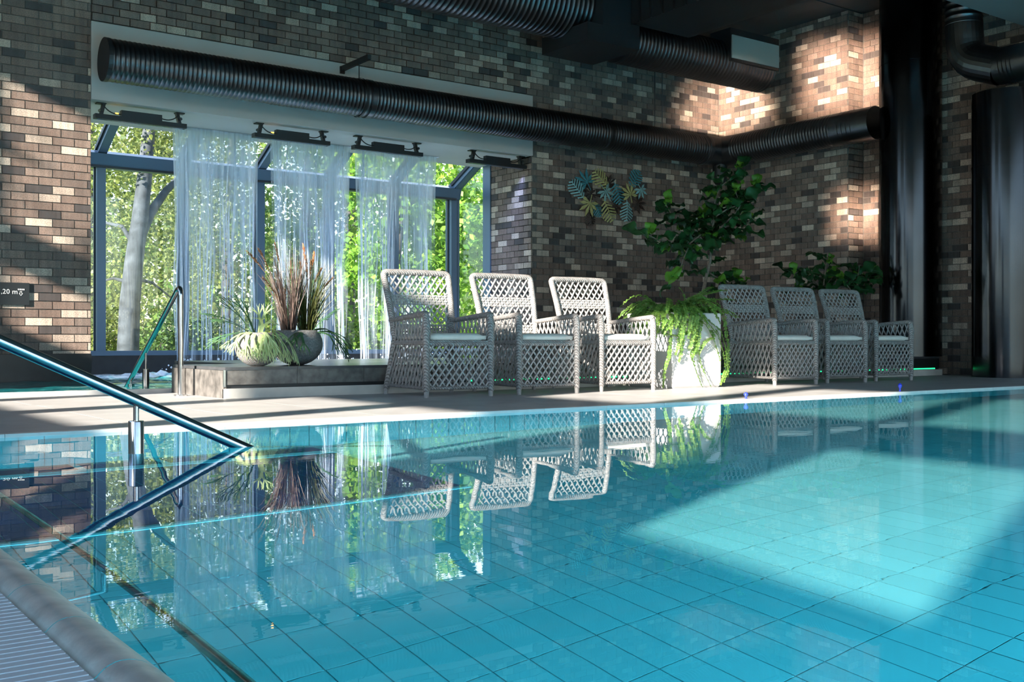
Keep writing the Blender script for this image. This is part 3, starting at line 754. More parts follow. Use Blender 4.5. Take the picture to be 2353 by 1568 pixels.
# ================================================================== DEPTH SIGN
sg = empty('depth_sign', (2.35, YA - .02, .94)); tag(sg, 'black depth sign reading 1,20 m on the brick wall at the left edge', 'sign')
MB().box(2.05, 2.525, YA - .03, YA - .013, .825, 1.055).build('sign_plate', M['black'], sg)
M['signwhite'] = simple('sign_white', (.80, .82, .82), .5)
def text(body, size, loc, mat, parent, name='lettering', rot=(R(90), 0, 0)):
    c = bpy.data.curves.new(name, 'FONT'); c.body = body; c.size = size; c.extrude = .001; c.align_x = 'LEFT'; c.resolution_u = 2
    tmp = bpy.data.objects.new(name, c); COL.objects.link(tmp)
    dg = bpy.context.evaluated_depsgraph_get(); me = bpy.data.meshes.new_from_object(tmp.evaluated_get(dg))
    bpy.data.objects.remove(tmp); me.materials.append(mat)
    return put(name, me, parent, loc, rot)
text('1,20 m', .072, (2.215, YA - .033, .937), M['signwhite'], sg)
for k in range(4): MB().box(2.415 + k * .017, 2.427 + k * .017, YA - .034, YA - .031, .978, .992).build('sign_mark', M['signwhite'], sg)
ar = [(2.436, .965), (2.452, .965), (2.452, .944), (2.462, .944), (2.444, .922), (2.426, .944), (2.436, .944)]
m = MB()
for k in range(7):
    a, b = ar[k], ar[(k + 1) % 7]; m.bar((a[0], YA - .032, a[1]), (b[0], YA - .032, b[1]), .003, .003, (0, 1, 0))
m.build('sign_arrow', M['signwhite'], sg)

# ================================================================== BLUE GLASS DROPS ON THE POOL EDGE
M['blueglass'] = simple('blue_glass', (.03, .05, .62), .1, spec=.8)
for (px_, py_, hh, lab) in ((1714, 922, .05, 'dark blue glass drop on the pool edge in front of the right chairs'), (2068, 903, .075, 'bright blue glass drop on the pool edge below the black columns')):
    p = wp(px_, py_, 5.60); p.z = .004
    o = MB().lathe([(.001, 0), (.011, .002), (.007, .014), (.006, hh * .3), (.018, hh * .62), (.017, hh * .8), (.008, hh * .95), (.001, hh)], 14).build('glass_drop', M['blueglass'], None, True, p)
    tag(o, lab, 'ornament', 'blue drops on the pool edge')
# ================================================================== PLANT MATERIALS
def leaf_material(name, c0, c1, per_object=False, rough=.45, trans=.35):
    m, n, l, p, o = nt(name)
    if per_object:
        oi = n.new('ShaderNodeObjectInfo'); fac = oi.outputs['Random']
    else:
        at = n.new('ShaderNodeAttribute'); at.attribute_name = 'rnd'; fac = at.outputs['Fac']
    c = ramp(n, l, fac, [(0, c0), (1, c1)])
    l.new(c, p.inputs['Base Color']); p.inputs['Roughness'].default_value = rough
    t = n.new('ShaderNodeBsdfTranslucent'); l.new(c, t.inputs[0])
    x = n.new('ShaderNodeMixShader'); x.inputs[0].default_value = trans
    l.new(p.outputs[0], x.inputs[1]); l.new(t.outputs[0], x.inputs[2]); l.new(x.outputs[0], o.inputs[0]); return m
def build_rnd(mb, vals, name, mat, parent=None, smooth=False, loc=None):
    o = mb.build(name, mat, parent, smooth, loc); rnd_attr(o.data, vals); return o
M['fig'] = leaf_material('fig_leaf', (.010, .045, .014), (.022, .095, .024), True, .35, .2)
M['fig_new'] = leaf_material('fig_new_leaf', (.07, .22, .02), (.17, .38, .04), True, .4, .4)
M['fern'] = leaf_material('fern_leaf', (.06, .17, .025), (.22, .36, .07), False, .5, .35)
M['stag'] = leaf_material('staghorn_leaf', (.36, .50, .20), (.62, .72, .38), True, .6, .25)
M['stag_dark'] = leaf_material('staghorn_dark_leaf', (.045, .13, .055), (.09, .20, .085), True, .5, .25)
M['grass_red'] = leaf_material('purple_grass', (.075, .052, .048), (.19, .14, .12), False, .5, .25)
M['grass_green'] = leaf_material('olive_grass', (.032, .044, .014), (.095, .105, .026), False, .5, .25)
M['plume'] = leaf_material('brown_plume', (.10, .055, .022), (.27, .14, .055), False, .7, .2)
M['plume_orange'] = leaf_material('orange_plume', (.55, .22, .08), (.80, .38, .16), False, .7, .3)
M['bark'] = simple('pale_brown_bark', (.17, .13, .10), .85, var=.3, scale=30)
M['soil'] = simple('dark_soil', (.03, .022, .016), .95)
M['pot'] = simple('grey_fibre_stone', (.20, .195, .19), .8, var=.35, scale=70, bmp=.25, bscale=90)
M['planter'] = simple('white_planter', (.62, .61, .60), .5, var=.03, scale=2)
M['darkpot'] = simple('black_pot', (.02, .02, .022), .5)

# ================================================================== FIDDLE LEAF FIG
def fig_leaf_mesh(mat, L=.24, Wd=.17):
    m = MB(); n_ = 8; vs = []
    for i in range(n_ + 1):
        t = i / n_; w = Wd / 2 * (math.sin(math.pi * min(1, t * .96 + .02)) ** .55) * (.55 + .75 * t - .18 * (t > .95))
        w *= 1 - .22 * math.exp(-((t - .42) / .12) ** 2)
        y = L * t; z = -.10 * L * (t - .3) ** 2 * 4 + .02 * math.sin(t * 9)
        vs += [(-w, y, z + .035 * math.sin(t * 11)), (-w * .5, y, z + .004), (0, y, z - .012), (w * .5, y, z + .004), (w, y, z + .035 * math.cos(t * 10) * .6)]
    fs = []
    for i in range(n_):
        for k in range(4): a = i * 5 + k; fs.append((a, a + 1, a + 6, a + 5))
    m.add(vs, fs); m.tube([(0, -.05, .0), (0, L * .5, -.008), (0, L * .95, -.03)], [.004, .0035, .001], 4)
    me = m.mesh('leaf', True); me.materials.append(mat); return me
fl_dark = [fig_leaf_mesh(M['fig'], .26, .19), fig_leaf_mesh(M['fig'], .21, .155)]
fl_new = [fig_leaf_mesh(M['fig_new'], .22, .15), fig_leaf_mesh(M['fig_new'], .16, .10)]
def place_leaf(parent, me, p, heading, pitch, roll=0., s=1.):
    q = Euler((pitch, roll, heading - math.pi / 2), 'XYZ')
    return put('leaf', me, parent, p, q, (s, s, s))
def fig_tree(name, label, base, pot_h, branches, Yb, seed, n_mul=1.0, tips=2):
    """branches: photo-pixel polylines laid on the vertical plane of the trunk, then given depth"""
    random.seed(seed)
    t = empty(name, base); tag(t, label, 'plant')
    MB().lathe([(.001, 0), (.15, 0), (.19, pot_h * .6), (.20, pot_h), (.18, pot_h), (.17, pot_h - .03), (.001, pot_h - .03)], 24, base).build('pot', M['darkpot'], t, True)
    MB().lathe([(.168, pot_h - .035), (.001, pot_h - .02)], 20, base).build('soil', M['soil'], t, True)
    for bi, (pix, rad, dep, nl) in enumerate(branches):
        pts = []
        for k, (x, y) in enumerate(pix):
            p = wp(x, y, Yb + dep * k / max(1, len(pix) - 1)); pts.append(p)
        if bi == 0: pts[0] = Vector((base[0], base[1], base[2] + pot_h - .03))
        MB().tube(pts, [rad * (1 - .55 * i / (len(pts) - 1)) for i in range(len(pts))], 7).build('stem' if bi == 0 else 'branch', M['bark'], t, True)
        N = int(nl * n_mul)
        for k in range(N):
            f_ = (k + .5) / N; f_ = .12 + .88 * f_ if bi else .55 + .45 * f_
            s_ = f_ * (len(pts) - 1); i = min(int(s_), len(pts) - 2); p = pts[i].lerp(pts[i + 1], s_ - i)
            d = (pts[i + 1] - pts[i]).normalized()
            h = k * 2.4 + rnd(-.5, .5); pitch = rnd(-.55, .75) + d.z * .3
            new = random.random() < .13
            place_leaf(t, random.choice(fl_new if new else fl_dark), p + Vector((math.cos(h), math.sin(h), 0)) * .03, h, pitch, rnd(-.6, .6), rnd(.75, 1.12))
        for k in range(tips if bi else 0):
            h = rnd(0, 6.28); place_leaf(t, random.choice(fl_new), pts[-1], h, rnd(.5, 1.3), rnd(-.5, .5), rnd(.6, 1.0))
    return t
YT_ = 8.75
bx_ = wp(1612, 760, YT_)
br_big = [
    ([(1612, 720), (1614, 680), (1622, 640), (1632, 600), (1634, 560), (1632, 540)], .026, 0, 6),
    ([(1632, 560), (1610, 540), (1585, 560), (1568, 600), (1560, 640)], .013, -.30, 11),
    ([(1632, 555), (1600, 560), (1560, 570), (1525, 560), (1490, 540)], .013, -.15, 13),
    ([(1632, 545), (1600, 530), (1570, 520), (1550, 505), (1530, 470)], .013, .25, 14),
    ([(1632, 545), (1640, 510), (1642, 470), (1655, 430), (1680, 410), (1692, 388)], .015, .1, 16),
    ([(1634, 550), (1660, 520), (1690, 490), (1715, 450), (1735, 430)], .014, -.2, 14),
    ([(1634, 552), (1670, 540), (1700, 530), (1730, 500)], .013, .25, 12),
    ([(1626, 625), (1650, 640), (1675, 655), (1700, 650)], .011, -.1, 7),
    ([(1632, 555), (1600, 535), (1610, 500), (1620, 490)], .011, .3, 9),
    ([(1640, 500), (1672, 480), (1700, 470), (1690, 440)], .011, -.25, 9)]
fig_tree('fiddle_leaf_fig', 'tall fiddle leaf fig tree against the brick corner behind the white planter', (bx_.x, YT_, PT), .40, br_big, YT_, 11, 1.4)
YS_ = 9.0
b2_ = wp(1893, 760, YS_)
fig_tree('fiddle_leaf_fig', 'low fiddle leaf fig with bright top leaves behind the two right chairs', (b2_.x, YS_, PT), .36,
    [([(1893, 730), (1893, 690), (1893, 650), (1898, 610), (1905, 590)], .014, 0, 10), ([(1893, 670), (1865, 640), (1840, 620), (1825, 630)], .010, -.2, 10), ([(1893, 690), (1870, 670), (1845, 660), (1830, 668)], .010, .1, 7), ([(1895, 660), (1915, 635), (1930, 650)], .010, .2, 6)], YS_, 5)
b3_ = wp(1968, 760, YS_ - .42)
fig_tree('fiddle_leaf_fig', 'dark fiddle leaf fig in shade beside the left black column', (b3_.x - .02, YS_ - .42, PT), .36,
    [([(1968, 730), (1968, 690), (1970, 650), (1975, 610)], .014, 0, 12), ([(1968, 690), (1950, 660), (1938, 645)], .010, -.15, 8), ([(1970, 680), (1988, 650), (2000, 630)], .010, .1, 8)], YS_ - .42, 9)

# ================================================================== WHITE PLANTER WITH FERNS
random.seed(21)
wpz = .72
pt = empty('square_planter', (7.49, 7.545, 0)); tag(pt, 'tall square white planter between the two groups of chairs', 'planter')
x0, x1, y0, y1 = 7.16, 7.82, 7.22, 7.87
c = .012
def ring(i, z): return [(x0 + i + c, y0 + i, z), (x1 - i - c, y0 + i, z), (x1 - i, y0 + i + c, z), (x1 - i, y1 - i - c, z), (x1 - i - c, y1 - i, z), (x0 + i + c, y1 - i, z), (x0 + i, y1 - i - c, z), (x0 + i, y0 + i + c, z)]
m = MB(); rs = [ring(.02, 0), ring(.005, .02), ring(0, .04), ring(0, wpz - .01), ring(.006, wpz), ring(.035, wpz), ring(.04, wpz - .06)]
vs = [p for r_ in rs for p in r_]
fs = [(i * 8 + k, i * 8 + (k + 1) % 8, (i + 1) * 8 + (k + 1) % 8, (i + 1) * 8 + k) for i in range(len(rs) - 1) for k in range(8)] + [tuple(range(7, -1, -1))]
m.add(vs, fs).build('planter_body', M['planter'], pt)
MB().add(ring(.045, wpz - .05), [tuple(range(8))]).build('soil', M['soil'], pt)
fn = empty('boston_fern', (7.49, 7.545, wpz - .05)); tag(fn, 'trailing green fern spilling over the white planter', 'fern')
def frond(path, w0, w1, step, parent, name='frond', lw=.022):
    """midrib with paired leaflets"""
    pts = [Vector(p) for p in path]; m = MB(); vals = []
    seg = [(pts[i + 1] - pts[i]).length for i in range(len(pts) - 1)]; tot = sum(seg)
    m.tube(pts, [.003] * (len(pts) - 1) + [.001], 4, False); vals += [.3] * len(m.f)
    s = step * 2; flip = 1
    while s < tot:
        q = s; i = 0
        while i < len(seg) - 1 and q > seg[i]: q -= seg[i]; i += 1
        p = pts[i].lerp(pts[i + 1], min(1, q / seg[i])); d = (pts[i + 1] - pts[i]).normalized()
        side = d.cross(Vector((0, -.6, 1))); side = side.normalized() if side.length > .05 else Vector((1, 0, 0))
        up = side.cross(d).normalized(); f_ = s / tot; w = w0 + (w1 - w0) * f_
        if f_ > .9: w *= .6
        for sg_ in (1, -1):
            dr = (side * sg_ + d * rnd(.15, .45) + up * rnd(-.45, .45)).normalized(); t_ = dr.cross(up).normalized() * lw / 2 * rnd(.8, 1.2)
            b = p + dr * w * rnd(.85, 1.1); mid = p + dr * w * .45
            m.add([p, mid + t_, b, mid - t_], [(0, 1, 2, 3)]); vals.append(min(1, max(0, rnd(.1, .8) + .3 * f_)))
        s += step
    return build_rnd(m, vals, name, M['fern'], parent)
cx, cy = 7.49, 7.545
for k in range(44):     # arching crown
    a = rnd(0, 6.283); r0 = rnd(.02, .20); L = rnd(.30, .52); h = rnd(.08, .24)
    p0 = Vector((cx + math.cos(a) * r0, cy + math.sin(a) * r0, wpz - .04))
    p1 = p0 + Vector((math.cos(a) * L * .4, math.sin(a) * L * .4, h * 1.6)); p2 = p0 + Vector((math.cos(a) * L, math.sin(a) * L, h - rnd(.10, .30)))
    frond(bez(p0, p1, p2, 7), .045, .022, .016, fn)
# taller single fronds
for (xa, ya) in ((1560, 662), (1640, 660), (1672, 668), (1690, 690), (1655, 690)):
    p2 = wp(xa, ya, 7.6 + rnd(-.1, .2)); p0 = Vector((cx + rnd(-.05, .2), cy + rnd(-.1, .1), wpz)); frond(bez(p0, (p0 + p2) / 2 + Vector((0, 0, .12)), p2, 7), .04, .02, .017, fn)
# hanging strands over the front (photo positions on the front face) and the sides
yf = y0 - .03
def hang(pix, w=.032, Y=None, name='trailing_strand'):
    pts = [wp(x, y, (Y or yf) - .012 * math.sin(i * 1.7)) for i, (x, y) in enumerate(pix)]
    pts = [Vector((pts[0].x, y0 + .12, wpz + .02)), pts[0] + Vector((0, 0, .02))] + pts
    frond(pts, w, w * .7, .013, fn, name, .019)
for pix in ([(1545, 728), (1535, 745), (1542, 775), (1540, 800), (1537, 820), (1527, 850), (1524, 890)], [(1556, 730), (1562, 760), (1560, 790), (1553, 815)],
            [(1565, 735), (1590, 745), (1600, 770), (1597, 800), (1590, 820), (1597, 845), (1606, 870), (1614, 890)], [(1590, 730), (1602, 760), (1604, 800), (1612, 840), (1622, 865), (1634, 890)],
            [(1600, 728), (1625, 750), (1640, 780), (1650, 810), (1655, 830)], [(1615, 728), (1650, 770), (1662, 810), (1668, 850), (1655, 885)], [(1620, 730), (1656, 760), (1668, 800), (1672, 850), (1662, 880)],
            [(1570, 760), (1569, 785), (1566, 810), (1560, 832)], [(1610, 745), (1605, 785), (1600, 815)], [(1600, 740), (1594, 770), (1586, 800), (1590, 830)], [(1640, 775), (1622, 785), (1612, 800), (1606, 815)],
            [(1550, 735), (1527, 760), (1522, 768), (1560, 772), (1590, 762)], [(1530, 735), (1520, 755), (1512, 765)], [(1612, 735), (1596, 750), (1574, 770)]):
    hang(pix)
for k in range(18):     # over the right side and left side
    yy = rnd(y0 - .02, y1); xx = x1 + rnd(.03, .10)
    zt = rnd(.05, .42) if k % 3 else rnd(.02, .1)
    frond([(x1 - .12, yy, wpz), (x1 - .02, yy, wpz + .07), (xx, yy - .01, wpz - .06), (xx + rnd(-.01, .05), yy - .03, (wpz + zt) / 2), (xx + rnd(-.03, .03), yy - .04, zt)], .035, .025, .014, fn, 'trailing_strand', .020)
for k in range(12):
    xx = rnd(x0 - .02, x0 + .28); L = rnd(.12, .32)
    frond([(xx + .06, y0 + .12, wpz), (xx + .02, y0 + .0, wpz + .06), (xx, yf - .03, wpz - .03), (xx - rnd(0, .05), yf - .02, wpz - L)], .036, .026, .014, fn, 'trailing_strand', .020)
for k in range(8):
    yy = rnd(y0, y1 - .2); frond([(x0 + .12, yy, wpz), (x0 + .02, yy, wpz + .07), (x0 - .06, yy, wpz - .02), (x0 - .07, yy - .02, wpz - rnd(.1, .25))], .036, .026, .014, fn, 'trailing_strand', .020)

# ================================================================== STONE BOWLS, GRASSES AND STAGHORN FERNS
random.seed(33)
def bowl(cx, cy, r, h, label):
    t = empty('stone_bowl', (cx, cy, PT)); tag(t, label, 'pot', 'stone bowls on the platform')
    pr = []
    for k in range(13):
        an = -math.pi / 2 * .84 + (math.pi / 2 * .84 + .72) * k / 12; pr.append((r * math.cos(an), r * math.sin(an)))
    zmin = pr[0][1]; zmax = pr[-1][1]; k_ = h / (zmax - zmin); pr = [(a, (b - zmin) * k_) for a, b in pr]
    pr = [(.001, 0)] + pr + [(pr[-1][0] - .022, h), (pr[-1][0] - .03, h - .05), (.001, h - .05)]
    MB().lathe(pr, 40, (cx, cy, PT)).build('bowl', M['pot'], t, True)
    MB().lathe([(pr[-3][0], h - .045), (.001, h - .03)], 24, (cx, cy, PT)).build('soil', M['soil'], t, True)
    return t
B1 = (3.50, 8.32); B2 = (3.98, 8.60)
bowl(*B1, .185, .275, 'smaller grey stone bowl at the platform corner under a pale staghorn fern')
bowl(*B2, .222, .30, 'larger grey stone bowl holding the tall grasses')
def grass(name, label, c, z, n_bl, mat, hts, lean, plumes, pm, lx=0, extra=()):
    t = empty(name, (c[0], c[1], z)); tag(t, label, 'grass plant')
    for k in range(n_bl):
        m = MB(); vals = []
        a = rnd(0, 6.283); r0 = rnd(0, .06); H = rnd(*hts); le = rnd(*lean)
        p0 = Vector((c[0] + math.cos(a) * r0, c[1] + math.sin(a) * r0, z)); p2 = p0 + Vector((math.cos(a) * le + lx * H, math.sin(a) * le * .8, H)); p1 = p0 + Vector((math.cos(a) * le * .25, math.sin(a) * le * .2, H * .65))
        pts = bez(p0, p1, p2, 6); w = rnd(.003, .0055)
        d = Vector((math.sin(a + 1.5), -math.cos(a + 1.5), 0)) * w
        for i in range(6):
            f0, f1 = 1 - (i / 6) ** 2, 1 - ((i + 1) / 6) ** 2
            m.quad(pts[i] - d * f0, pts[i] + d * f0, pts[i + 1] + d * f1, pts[i + 1] - d * f1); vals.append(min(1, rnd(.2, .8)))
        build_rnd(m, vals, 'blade', mat, t)
    for (x, y, L, wd, ang, mt) in plumes:
        tip = wp(x, y, c[1] + rnd(-.08, .08)); p0 = Vector((c[0] + rnd(-.04, .04), c[1] + rnd(-.03, .03), z))
        mid = (p0 + tip) / 2 + Vector(((tip.x - p0.x) * -.25, 0, .08)); pts = bez(p0, mid, tip, 14)
        g = MB().tube(pts, .0025, 5).build('stalk', M['bark'], t, True)
        m = MB(); vals = []
        seg = [(tip - p).length for p in pts]
        for q in range(90):
            f_ = rnd(0, 1); s = L * f_
            i = 0
            while i < len(pts) - 2 and seg[i + 1] > s: i += 1
            p = pts[i].lerp(pts[i + 1], (seg[i] - s) / max(1e-6, seg[i] - seg[i + 1])) if seg[i] > s else tip
            d = (pts[min(i + 1, 14)] - pts[i]).normalized(); a = rnd(0, 6.283)
            sd = d.orthogonal().normalized(); sd = sd * math.cos(a) + d.cross(sd) * math.sin(a)
            wdt = wd * (.35 + math.sin(math.pi * min(1, f_ * .9 + .12)) * .8)
            e = p + sd * wdt + d * rnd(.012, .03); n2 = d.cross(sd) * .004
            m.add([p - n2, p + n2, e + n2 * .3, e - n2 * .3], [(0, 1, 2, 3)]); vals.append(rnd(0, 1))
        build_rnd(m, vals, 'plume', mt, g)
    return t
P, PO = M['plume'], M['plume_orange']
grass('fountain_grass', 'tall purple fountain grass with brown plumes in the larger stone bowl', (B2[0] - .08, B2[1]), PT + .25, 170, M['grass_red'], (.40, .80), (.02, .26), [(568, 578, .22, .016, 0, P), (595, 574, .20, .015, 0, P), (632, 562, .17, .017, 0, P), (668, 603, .18, .014, 0, P), (605, 640, .22, .013, 0, P), (655, 660, .15, .013, 0, P)], P, -.10)
grass('reed_grass', 'dense olive reed grass with orange tips right of the purple grass', (B2[0] + .10, B2[1] + .02), PT + .25, 210, M['grass_green'], (.30, .74), (.02, .30), [(697, 566, .13, .015, 0, PO), (722, 582, .13, .014, 0, PO), (703, 590, .18, .016, 0, P), (690, 605, .18, .014, 0, P), (738, 618, .15, .014, 0, P), (764, 640, .14, .014, 0, P), (715, 600, .16, .014, 0, P)], P, .06)

def antler(parent, mat, p0, d, L, w, droop, name='frond'):
    """forking staghorn frond: broad flat base splitting into finger-like tips"""
    m = MB()
    def limb(p, d, side, L, w, dep):
        n_ = 4; pts = [p]; q = p.copy(); dd = d.copy()
        for i in range(n_):
            dd = (dd + Vector((0, 0, -droop * L * .55))).normalized(); q = q + dd * (L / n_); pts.append(q.copy())
        side = (side - dd * side.dot(dd)).normalized(); last = dep == 3
        for i in range(n_):
            t0, t1 = i / n_, (i + 1) / n_
            w0, w1 = (w * (1 - .75 * t0), w * (1 - .75 * t1)) if last else (w * (1 + .25 * t0), w * (1 + .25 * t1))
            nn = side.cross(dd) * .004
            m.add([pts[i] - side * w0, pts[i] + nn, pts[i] + side * w0, pts[i + 1] + side * w1, pts[i + 1] + nn, pts[i + 1] - side * w1], [(0, 1, 4, 5), (1, 2, 3, 4)])
        if not last:
            k = 2 if dep != 1 else 3
            for j in range(k):
                s = (j - (k - 1) / 2) * (.8, .62, .6)[dep] + rnd(-.12, .12)
                limb(pts[-1] + side * (j - (k - 1) / 2) * w * .7, (dd + side * s).normalized(), side, L * rnd(.55, .85), w * (.66, .55, .6)[dep], dep + 1)
    d = Vector(d).normalized(); sd = d.cross(Vector((0, 0, 1)))
    sd = sd.normalized() if sd.length > .1 else Vector((1, 0, 0))
    a = rnd(-.5, .5); up = sd.cross(d); sd = sd * math.cos(a) + up * math.sin(a)
    limb(Vector(p0), d, sd, L, w, 0)
    return m.build(name, mat, parent, True)
s1 = empty('staghorn_fern', (B1[0], B1[1], PT + .24)); tag(s1, 'pale staghorn fern hanging over the smaller stone bowl', 'fern')
pb = (B1[0], B1[1] - .02, PT + .26)
for (dx_, dy_, dz_, L, dr, mt) in ((-.2, -.9, .45, .16, 5.2, 'stag'), (.15, -.95, .4, .16, 5.5, 'stag'), (-.6, -.8, .5, .17, 4.6, 'stag'), (.55, -.8, .45, .19, 4.4, 'stag'), (-.05, -.9, .8, .15, 5.4, 'stag'), (.75, -.55, .5, .20, 3.8, 'stag'), (-.9, -.35, .5, .18, 3.0, 'stag'), (0, -.5, 1, .12, 3.0, 'stag'), (.3, -.7, .9, .13, 4.6, 'stag'),
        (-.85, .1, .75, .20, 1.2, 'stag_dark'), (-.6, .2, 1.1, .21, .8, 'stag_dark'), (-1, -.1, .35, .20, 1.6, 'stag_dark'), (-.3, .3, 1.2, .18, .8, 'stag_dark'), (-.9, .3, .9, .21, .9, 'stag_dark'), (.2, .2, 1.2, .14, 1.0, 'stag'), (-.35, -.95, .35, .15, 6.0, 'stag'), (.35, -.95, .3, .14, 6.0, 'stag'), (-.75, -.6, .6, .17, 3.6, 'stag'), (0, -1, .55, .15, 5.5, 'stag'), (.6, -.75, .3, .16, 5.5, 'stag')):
    antler(s1, M[mt], Vector(pb) + Vector((dx_ * .07, dy_ * .07, 0)), (dx_, dy_, dz_), L * .80, .0155, dr * .85)
s2 = empty('staghorn_fern', (B2[0] + .1, B2[1] - .1, PT + .27)); tag(s2, 'darker staghorn fern over the rim of the larger stone bowl', 'fern')
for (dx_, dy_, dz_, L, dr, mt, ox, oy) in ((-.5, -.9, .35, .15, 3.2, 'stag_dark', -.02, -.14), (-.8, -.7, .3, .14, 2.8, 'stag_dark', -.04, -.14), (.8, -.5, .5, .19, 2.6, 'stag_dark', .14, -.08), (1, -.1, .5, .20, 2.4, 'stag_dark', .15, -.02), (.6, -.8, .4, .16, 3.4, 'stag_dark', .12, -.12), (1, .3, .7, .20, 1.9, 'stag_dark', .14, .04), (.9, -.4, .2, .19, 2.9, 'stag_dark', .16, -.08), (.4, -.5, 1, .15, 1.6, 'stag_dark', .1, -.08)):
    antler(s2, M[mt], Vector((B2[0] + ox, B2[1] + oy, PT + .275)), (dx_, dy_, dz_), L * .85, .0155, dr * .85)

# ================================================================== METAL LEAF WALL ART
random.seed(4)
wa_ = empty('leaf_wall_art', (10.45, YA - .03, 2.6)); tag(wa_, 'metal wall sculpture of teal and olive split leaves on the brick wall', 'wall art')
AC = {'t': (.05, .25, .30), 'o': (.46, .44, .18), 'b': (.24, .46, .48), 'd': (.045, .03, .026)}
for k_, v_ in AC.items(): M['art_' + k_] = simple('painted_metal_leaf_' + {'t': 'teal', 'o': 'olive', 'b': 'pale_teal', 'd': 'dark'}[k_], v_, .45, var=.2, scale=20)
def art_leaf(px, py, Lp, ang, kind, col, yoff):
    """px: photo position of the leaf centre, Lp: length in photo pixels, ang: direction of the tip"""
    c = wp(px, py, YA - .02); sc = 1 / 118.0; L = Lp * sc * .92; m = MB()
    ux, uz = math.cos(ang), math.sin(ang); y = YA - .035 - yoff
    def W(a, b, dy=0): return (c.x + (ux * a - uz * b) * 1.1, y + dy, c.z + (uz * a + ux * b))
    st = [W(-L / 2, 0), W(0, 0, -.02), W(L * .42, 0)]
    m.tube(st, .006, 5)
    if kind == 'palm':
        for k in range(7):
            a = -1.9 + 3.8 * k / 6; ll = L * (.62 if abs(a) < 1 else .48); r0 = -.12 * L
            e = (r0 + math.cos(a) * ll, math.sin(a) * ll); pd = (-math.sin(a) * .075 * L, math.cos(a) * .075 * L); md = (r0 + math.cos(a) * ll * .6, math.sin(a) * ll * .6)
            m.add([W(r0, 0, -.015), W(md[0] + pd[0], md[1] + pd[1]), W(*e, .01), W(md[0] - pd[0], md[1] - pd[1])], [(0, 1, 2, 3)])
    else:
        for k in range(7):
            f_ = k / 6; a0 = -L * .38 + L * .8 * f_; ll = L * .36 * math.sin(math.pi * (.18 + .72 * f_)); 
            for s in (1, -1):
                e = (a0 + ll * .55, s * ll); w2 = L * .036
                m.add([W(a0 - w2, 0, -.02), W(a0 + w2, 0, -.02), W(e[0] + w2 * .8, e[1], .005), W(e[0] - w2 * .8, e[1] + s * .006, .005)], [(0, 1, 2, 3)])
    o = m.build('metal_leaf', M['art_' + col], wa_)
    sm_ = o.modifiers.new('solid', 'SOLIDIFY'); sm_.thickness = .003
for a in ((1340, 415, 44, 2.2, 'palm', 't', .03), (1375, 415, 46, -1.0 + 3.4, 'feather', 'o', .05), (1320, 438, 44, 2.3, 'feather', 'b', .05), (1384, 445, 38, -.9, 'palm', 'b', .07), (1344, 474, 44, -1.9, 'palm', 'o', .07), (1367, 481, 32, -1.0, 'feather', 't', .03), (1389, 485, 46, -1.1, 'feather', 'o', .06), (1413, 445, 44, -1.2, 'feather', 't', .04), (1437, 444, 40, 1.9, 'palm', 'o', .07), (1452, 414, 42, 1.0, 'feather', 't', .05), (1464, 441, 32, -1.1, 'palm', 'b', .07), (1432, 486, 42, -1.6, 'feather', 'b', .06),
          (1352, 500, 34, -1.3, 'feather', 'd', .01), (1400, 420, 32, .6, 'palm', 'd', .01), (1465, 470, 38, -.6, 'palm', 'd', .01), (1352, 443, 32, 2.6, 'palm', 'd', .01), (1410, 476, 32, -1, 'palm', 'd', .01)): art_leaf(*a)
MB().tube([wp(1335, 440, YA - .02), wp(1390, 455, YA - .025), wp(1450, 440, YA - .02)], .008, 6).build('back_rod', M['art_d'], wa_)
# ================================================================== WATERFALLS
def fall_material(name, dens, col):
    m, n, l, p, o = nt(name); n.remove(p)
    v = coords(n, l, (60, 60, 1.3)); f = noise(n, l, v, 1.0, 3, .6)
    a = ramp(n, l, f, [(.35, (dens * .35,) * 3), (.62, (dens,) * 3)])
    d = n.new('ShaderNodeBsdfDiffuse'); d.inputs[0].default_value = (*col, 1)
    t = n.new('ShaderNodeBsdfTranslucent'); t.inputs[0].default_value = (*col, 1)
    s = n.new('ShaderNodeMixShader'); s.inputs[0].default_value = .5; l.new(d.outputs[0], s.inputs[1]); l.new(t.outputs[0], s.inputs[2])
    g = n.new('ShaderNodeBsdfGlossy'); g.inputs['Roughness'].default_value = .25; g.inputs[0].default_value = (.8, .88, 1, 1)
    s2 = n.new('ShaderNodeMixShader'); s2.inputs[0].default_value = .15; l.new(s.outputs[0], s2.inputs[1]); l.new(g.outputs[0], s2.inputs[2])
    tr = n.new('ShaderNodeBsdfTransparent'); x = n.new('ShaderNodeMixShader')
    l.new(a, x.inputs[0]); l.new(tr.outputs[0], x.inputs[1]); l.new(s2.outputs[0], x.inputs[2]); l.new(x.outputs[0], o.inputs[0]); return m
WCOL = (.74, .84, .97)
M['fall_sheet'] = fall_material('falling_water_sheet', .62, WCOL)
M['fall_strand'] = fall_material('falling_water_strand', .50, WCOL)
